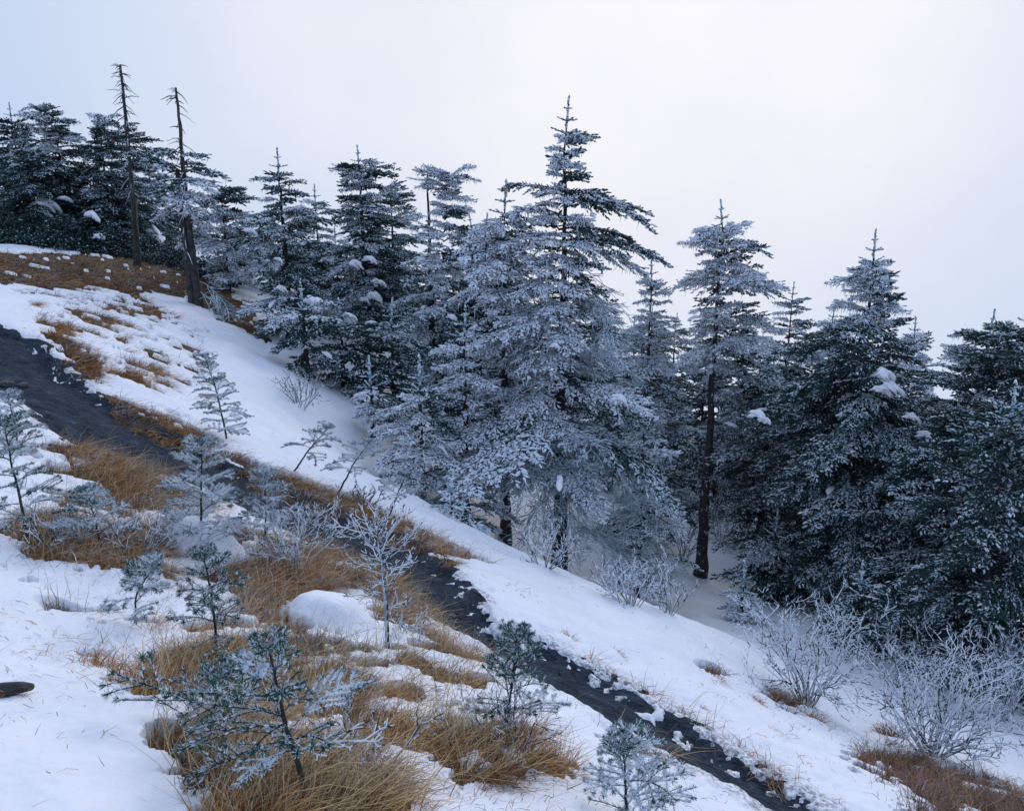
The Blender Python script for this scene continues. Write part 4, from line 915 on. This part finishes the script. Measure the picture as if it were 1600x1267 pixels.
shrub('bare twiggy bush in the hollow below the arching dark boughs', 1180, 900, 90, 150, 98, 14, .35, r=.005, levels=3)
shrub('rimed bush on the slope under the dense fir at the snow edge', 470, 640, 60, 60, 99, 12, .5, r=.005, levels=3)

shrub('tangled dark undergrowth left of the long bare dark trunk', 1065, 880, 110, 120, 101, 18, .35, r=.006, levels=3)
shrub('tangled twigs behind the long bare dark trunk', 1125, 850, 120, 110, 102, 18, .3, r=.007, levels=3)
shrub('twiggy undergrowth below the bent trunk in the hollow', 1230, 880, 110, 120, 103, 18, .4, r=.006, levels=3)
shrub('thin rimed stems in the hollow just left of the tallest fir trunk', 850, 890, 80, 90, 104, 14, .6, r=.005, levels=3)
for a_ in [
    ('rimed brambles tangled in the grass between the left-edge saplings', 95, 870, 90, 120, 105, 12, .6),
    ('rimed brambles in the brown grass left of the two frosted young firs', 215, 880, 80, 130, 106, 12, .6),
    ('pale rimed twigs standing above the larger snow mound', 465, 900, 120, 130, 107, 14, .8),
    ('grey twiggy brambles right of the leaning stem at the bottom edge', 575, 1200, 130, 150, 108, 12, .55),
    ('thin rimed stalks round the tidy young fir in the straw tussock', 800, 1190, 140, 150, 109, 12, .5),
    ('twiggy brambles among the needles of the low spreading sapling', 330, 1130, 120, 170, 110, 14, .45),
    ('faint rimed twigs at the downhill side of the coral-like sapling', 640, 1010, 80, 90, 111, 9, .75)]:
    shrub(a_[0], a_[1], a_[2], a_[3], a_[4], a_[5], a_[6], a_[7], r=.0019, levels=3, name='bramble')
def leafy_bush(seed):
    rg = np.random.default_rng(seed); a = Acc(); n = 1500; d = unit(rg.normal(0, 1, (n, 3))); d[:, 2] = np.abs(d[:, 2]); q = rg.uniform(.35, 1, (n, 1)) ** .5
    lob = 1 + .35 * np.sin(d[:, :1] * 5 + seed) * np.cos(d[:, 1:2] * 4)
    P = d * q * lob * np.array([1, 1, .75]); add_spindles(a, P, d + rg.normal(0, .6, (n, 3)), rg.uniform(.06, .14, n), rg.uniform(.02, .045, n), .05 + .0 * seed, rg)
    s = unit(rg.normal(0, 1, (14, 3))); s[:, 2] = np.abs(s[:, 2]); add_tubes(a, s * .02, s * .8, .02, .008, 2, 4)
    return a.mesh('bush', [m_needle, m_frost, m_bark])
LB = [leafy_bush(k) for k in range(3)]
def bush(u, v, s, k, label, group=None, Y=None):
    p = hit(u, v)[0] if Y is None else at_Y(u, v, Y); p[2] = hz(p[0], p[1])
    tag(link('leafy_bush', LB[k % 3], None, p, (0, 0, k * 1.3), (s, s, s * .9)), label, 'bush', group)
for k, (u, Y, s) in enumerate([(5, 31.5, 1.5), (50, 32, 1.4), (95, 32, 1.6), (140, 32.5, 1.3), (180, 33, 1.3), (235, 33, 1.2), (265, 32, 1.0), (320, 30, 1.1), (345, 30, .9)]):
    bush(u, 395, s, k, 'dark evergreen bush in the low thicket under the left-hand firs', 'dark bushes under the left firs', Y)
bush(1445, 1000, .9, 0, 'leafy bush with a snow cap behind the larger rime-white shrub')
bush(1520, 1010, 1.0, 1, 'dark leafy bush at the right edge under the shaded fir')

# ------------------------------------------------------------------ stones
def stone_mesh(seed):
    rg = np.random.default_rng(seed); V = unit(rg.normal(0, 1, (26, 3))) * np.array([1, .75, .45]); import bmesh
    bm = bmesh.new()
    for p in V: bm.verts.new(p)
    r_ = bmesh.ops.convex_hull(bm, input=bm.verts); bmesh.ops.bevel(bm, geom=list(bm.edges), offset=.05, segments=1, affect='EDGES')
    me = bpy.data.meshes.new('stone'); bm.to_mesh(me); bm.free(); me.materials.append(m_rock); return me
SM = [stone_mesh(k) for k in range(4)]
for k, (u, v, s, lab) in enumerate([
    (1046, 1152, .13, 'flat reddish stone embedded in the slushy lower stretch of the path'), (622, 912, .10, 'grey angular stone at the near edge of the path behind the coral-like sapling'),
    (8, 588, .16, 'dark slab stone on the path at the left edge'), (30, 590, .12, 'dark stone on the path right of the slab stone'), (30, 650, .10, 'small stone lower on the path near the left edge'),
    (705, 945, .06, 'pebble-sized stone in the middle of the path below its bend')]):
    p = hit(u, v)[0]; p[2] = hz(p[0], p[1]) + .01
    tag(link('stone', SM[k % 4], None, p, (.1, .15, k * 1.1), (s, s, s)), lab, 'stone')
rs = np.random.default_rng(12)
for k in range(46):
    t = rs.random(); w_ = rs.uniform(.08, .92); i = int(t * 59); q = PU[i] * (1 - w_) + PL[i] * w_; s = rs.uniform(.015, .045)
    o = link('stone', SM[k % 4], None, (q[0], q[1], hz(q[0], q[1]) + .015), (rs.normal(0, .2), rs.normal(0, .2), rs.uniform(0, 6)), (s, s, s)); tag(o, 'small loose stone lying on the wet dark path', 'stone', 'loose stones on the path')
p = hit(12, 1098)[0]; p[2] = hz(p[0], p[1]) + .07; SM[1] = SM[1].copy(); m_blk, t, b = mat_new('hollow_shade_black'); noise_col(t, b, (.003, .003, .004), (.02, .017, .015), 20, 6); SM[1].materials[0] = m_blk  # near-black shape put in for a dark hollow; its shade is in the colour
tag(link('dark_hollow', SM[1], None, p, (.1, .1, .35), (.13, .06, .06)), 'black shape for a dark hollow in the snow at the lower left edge', 'dark_hollow')
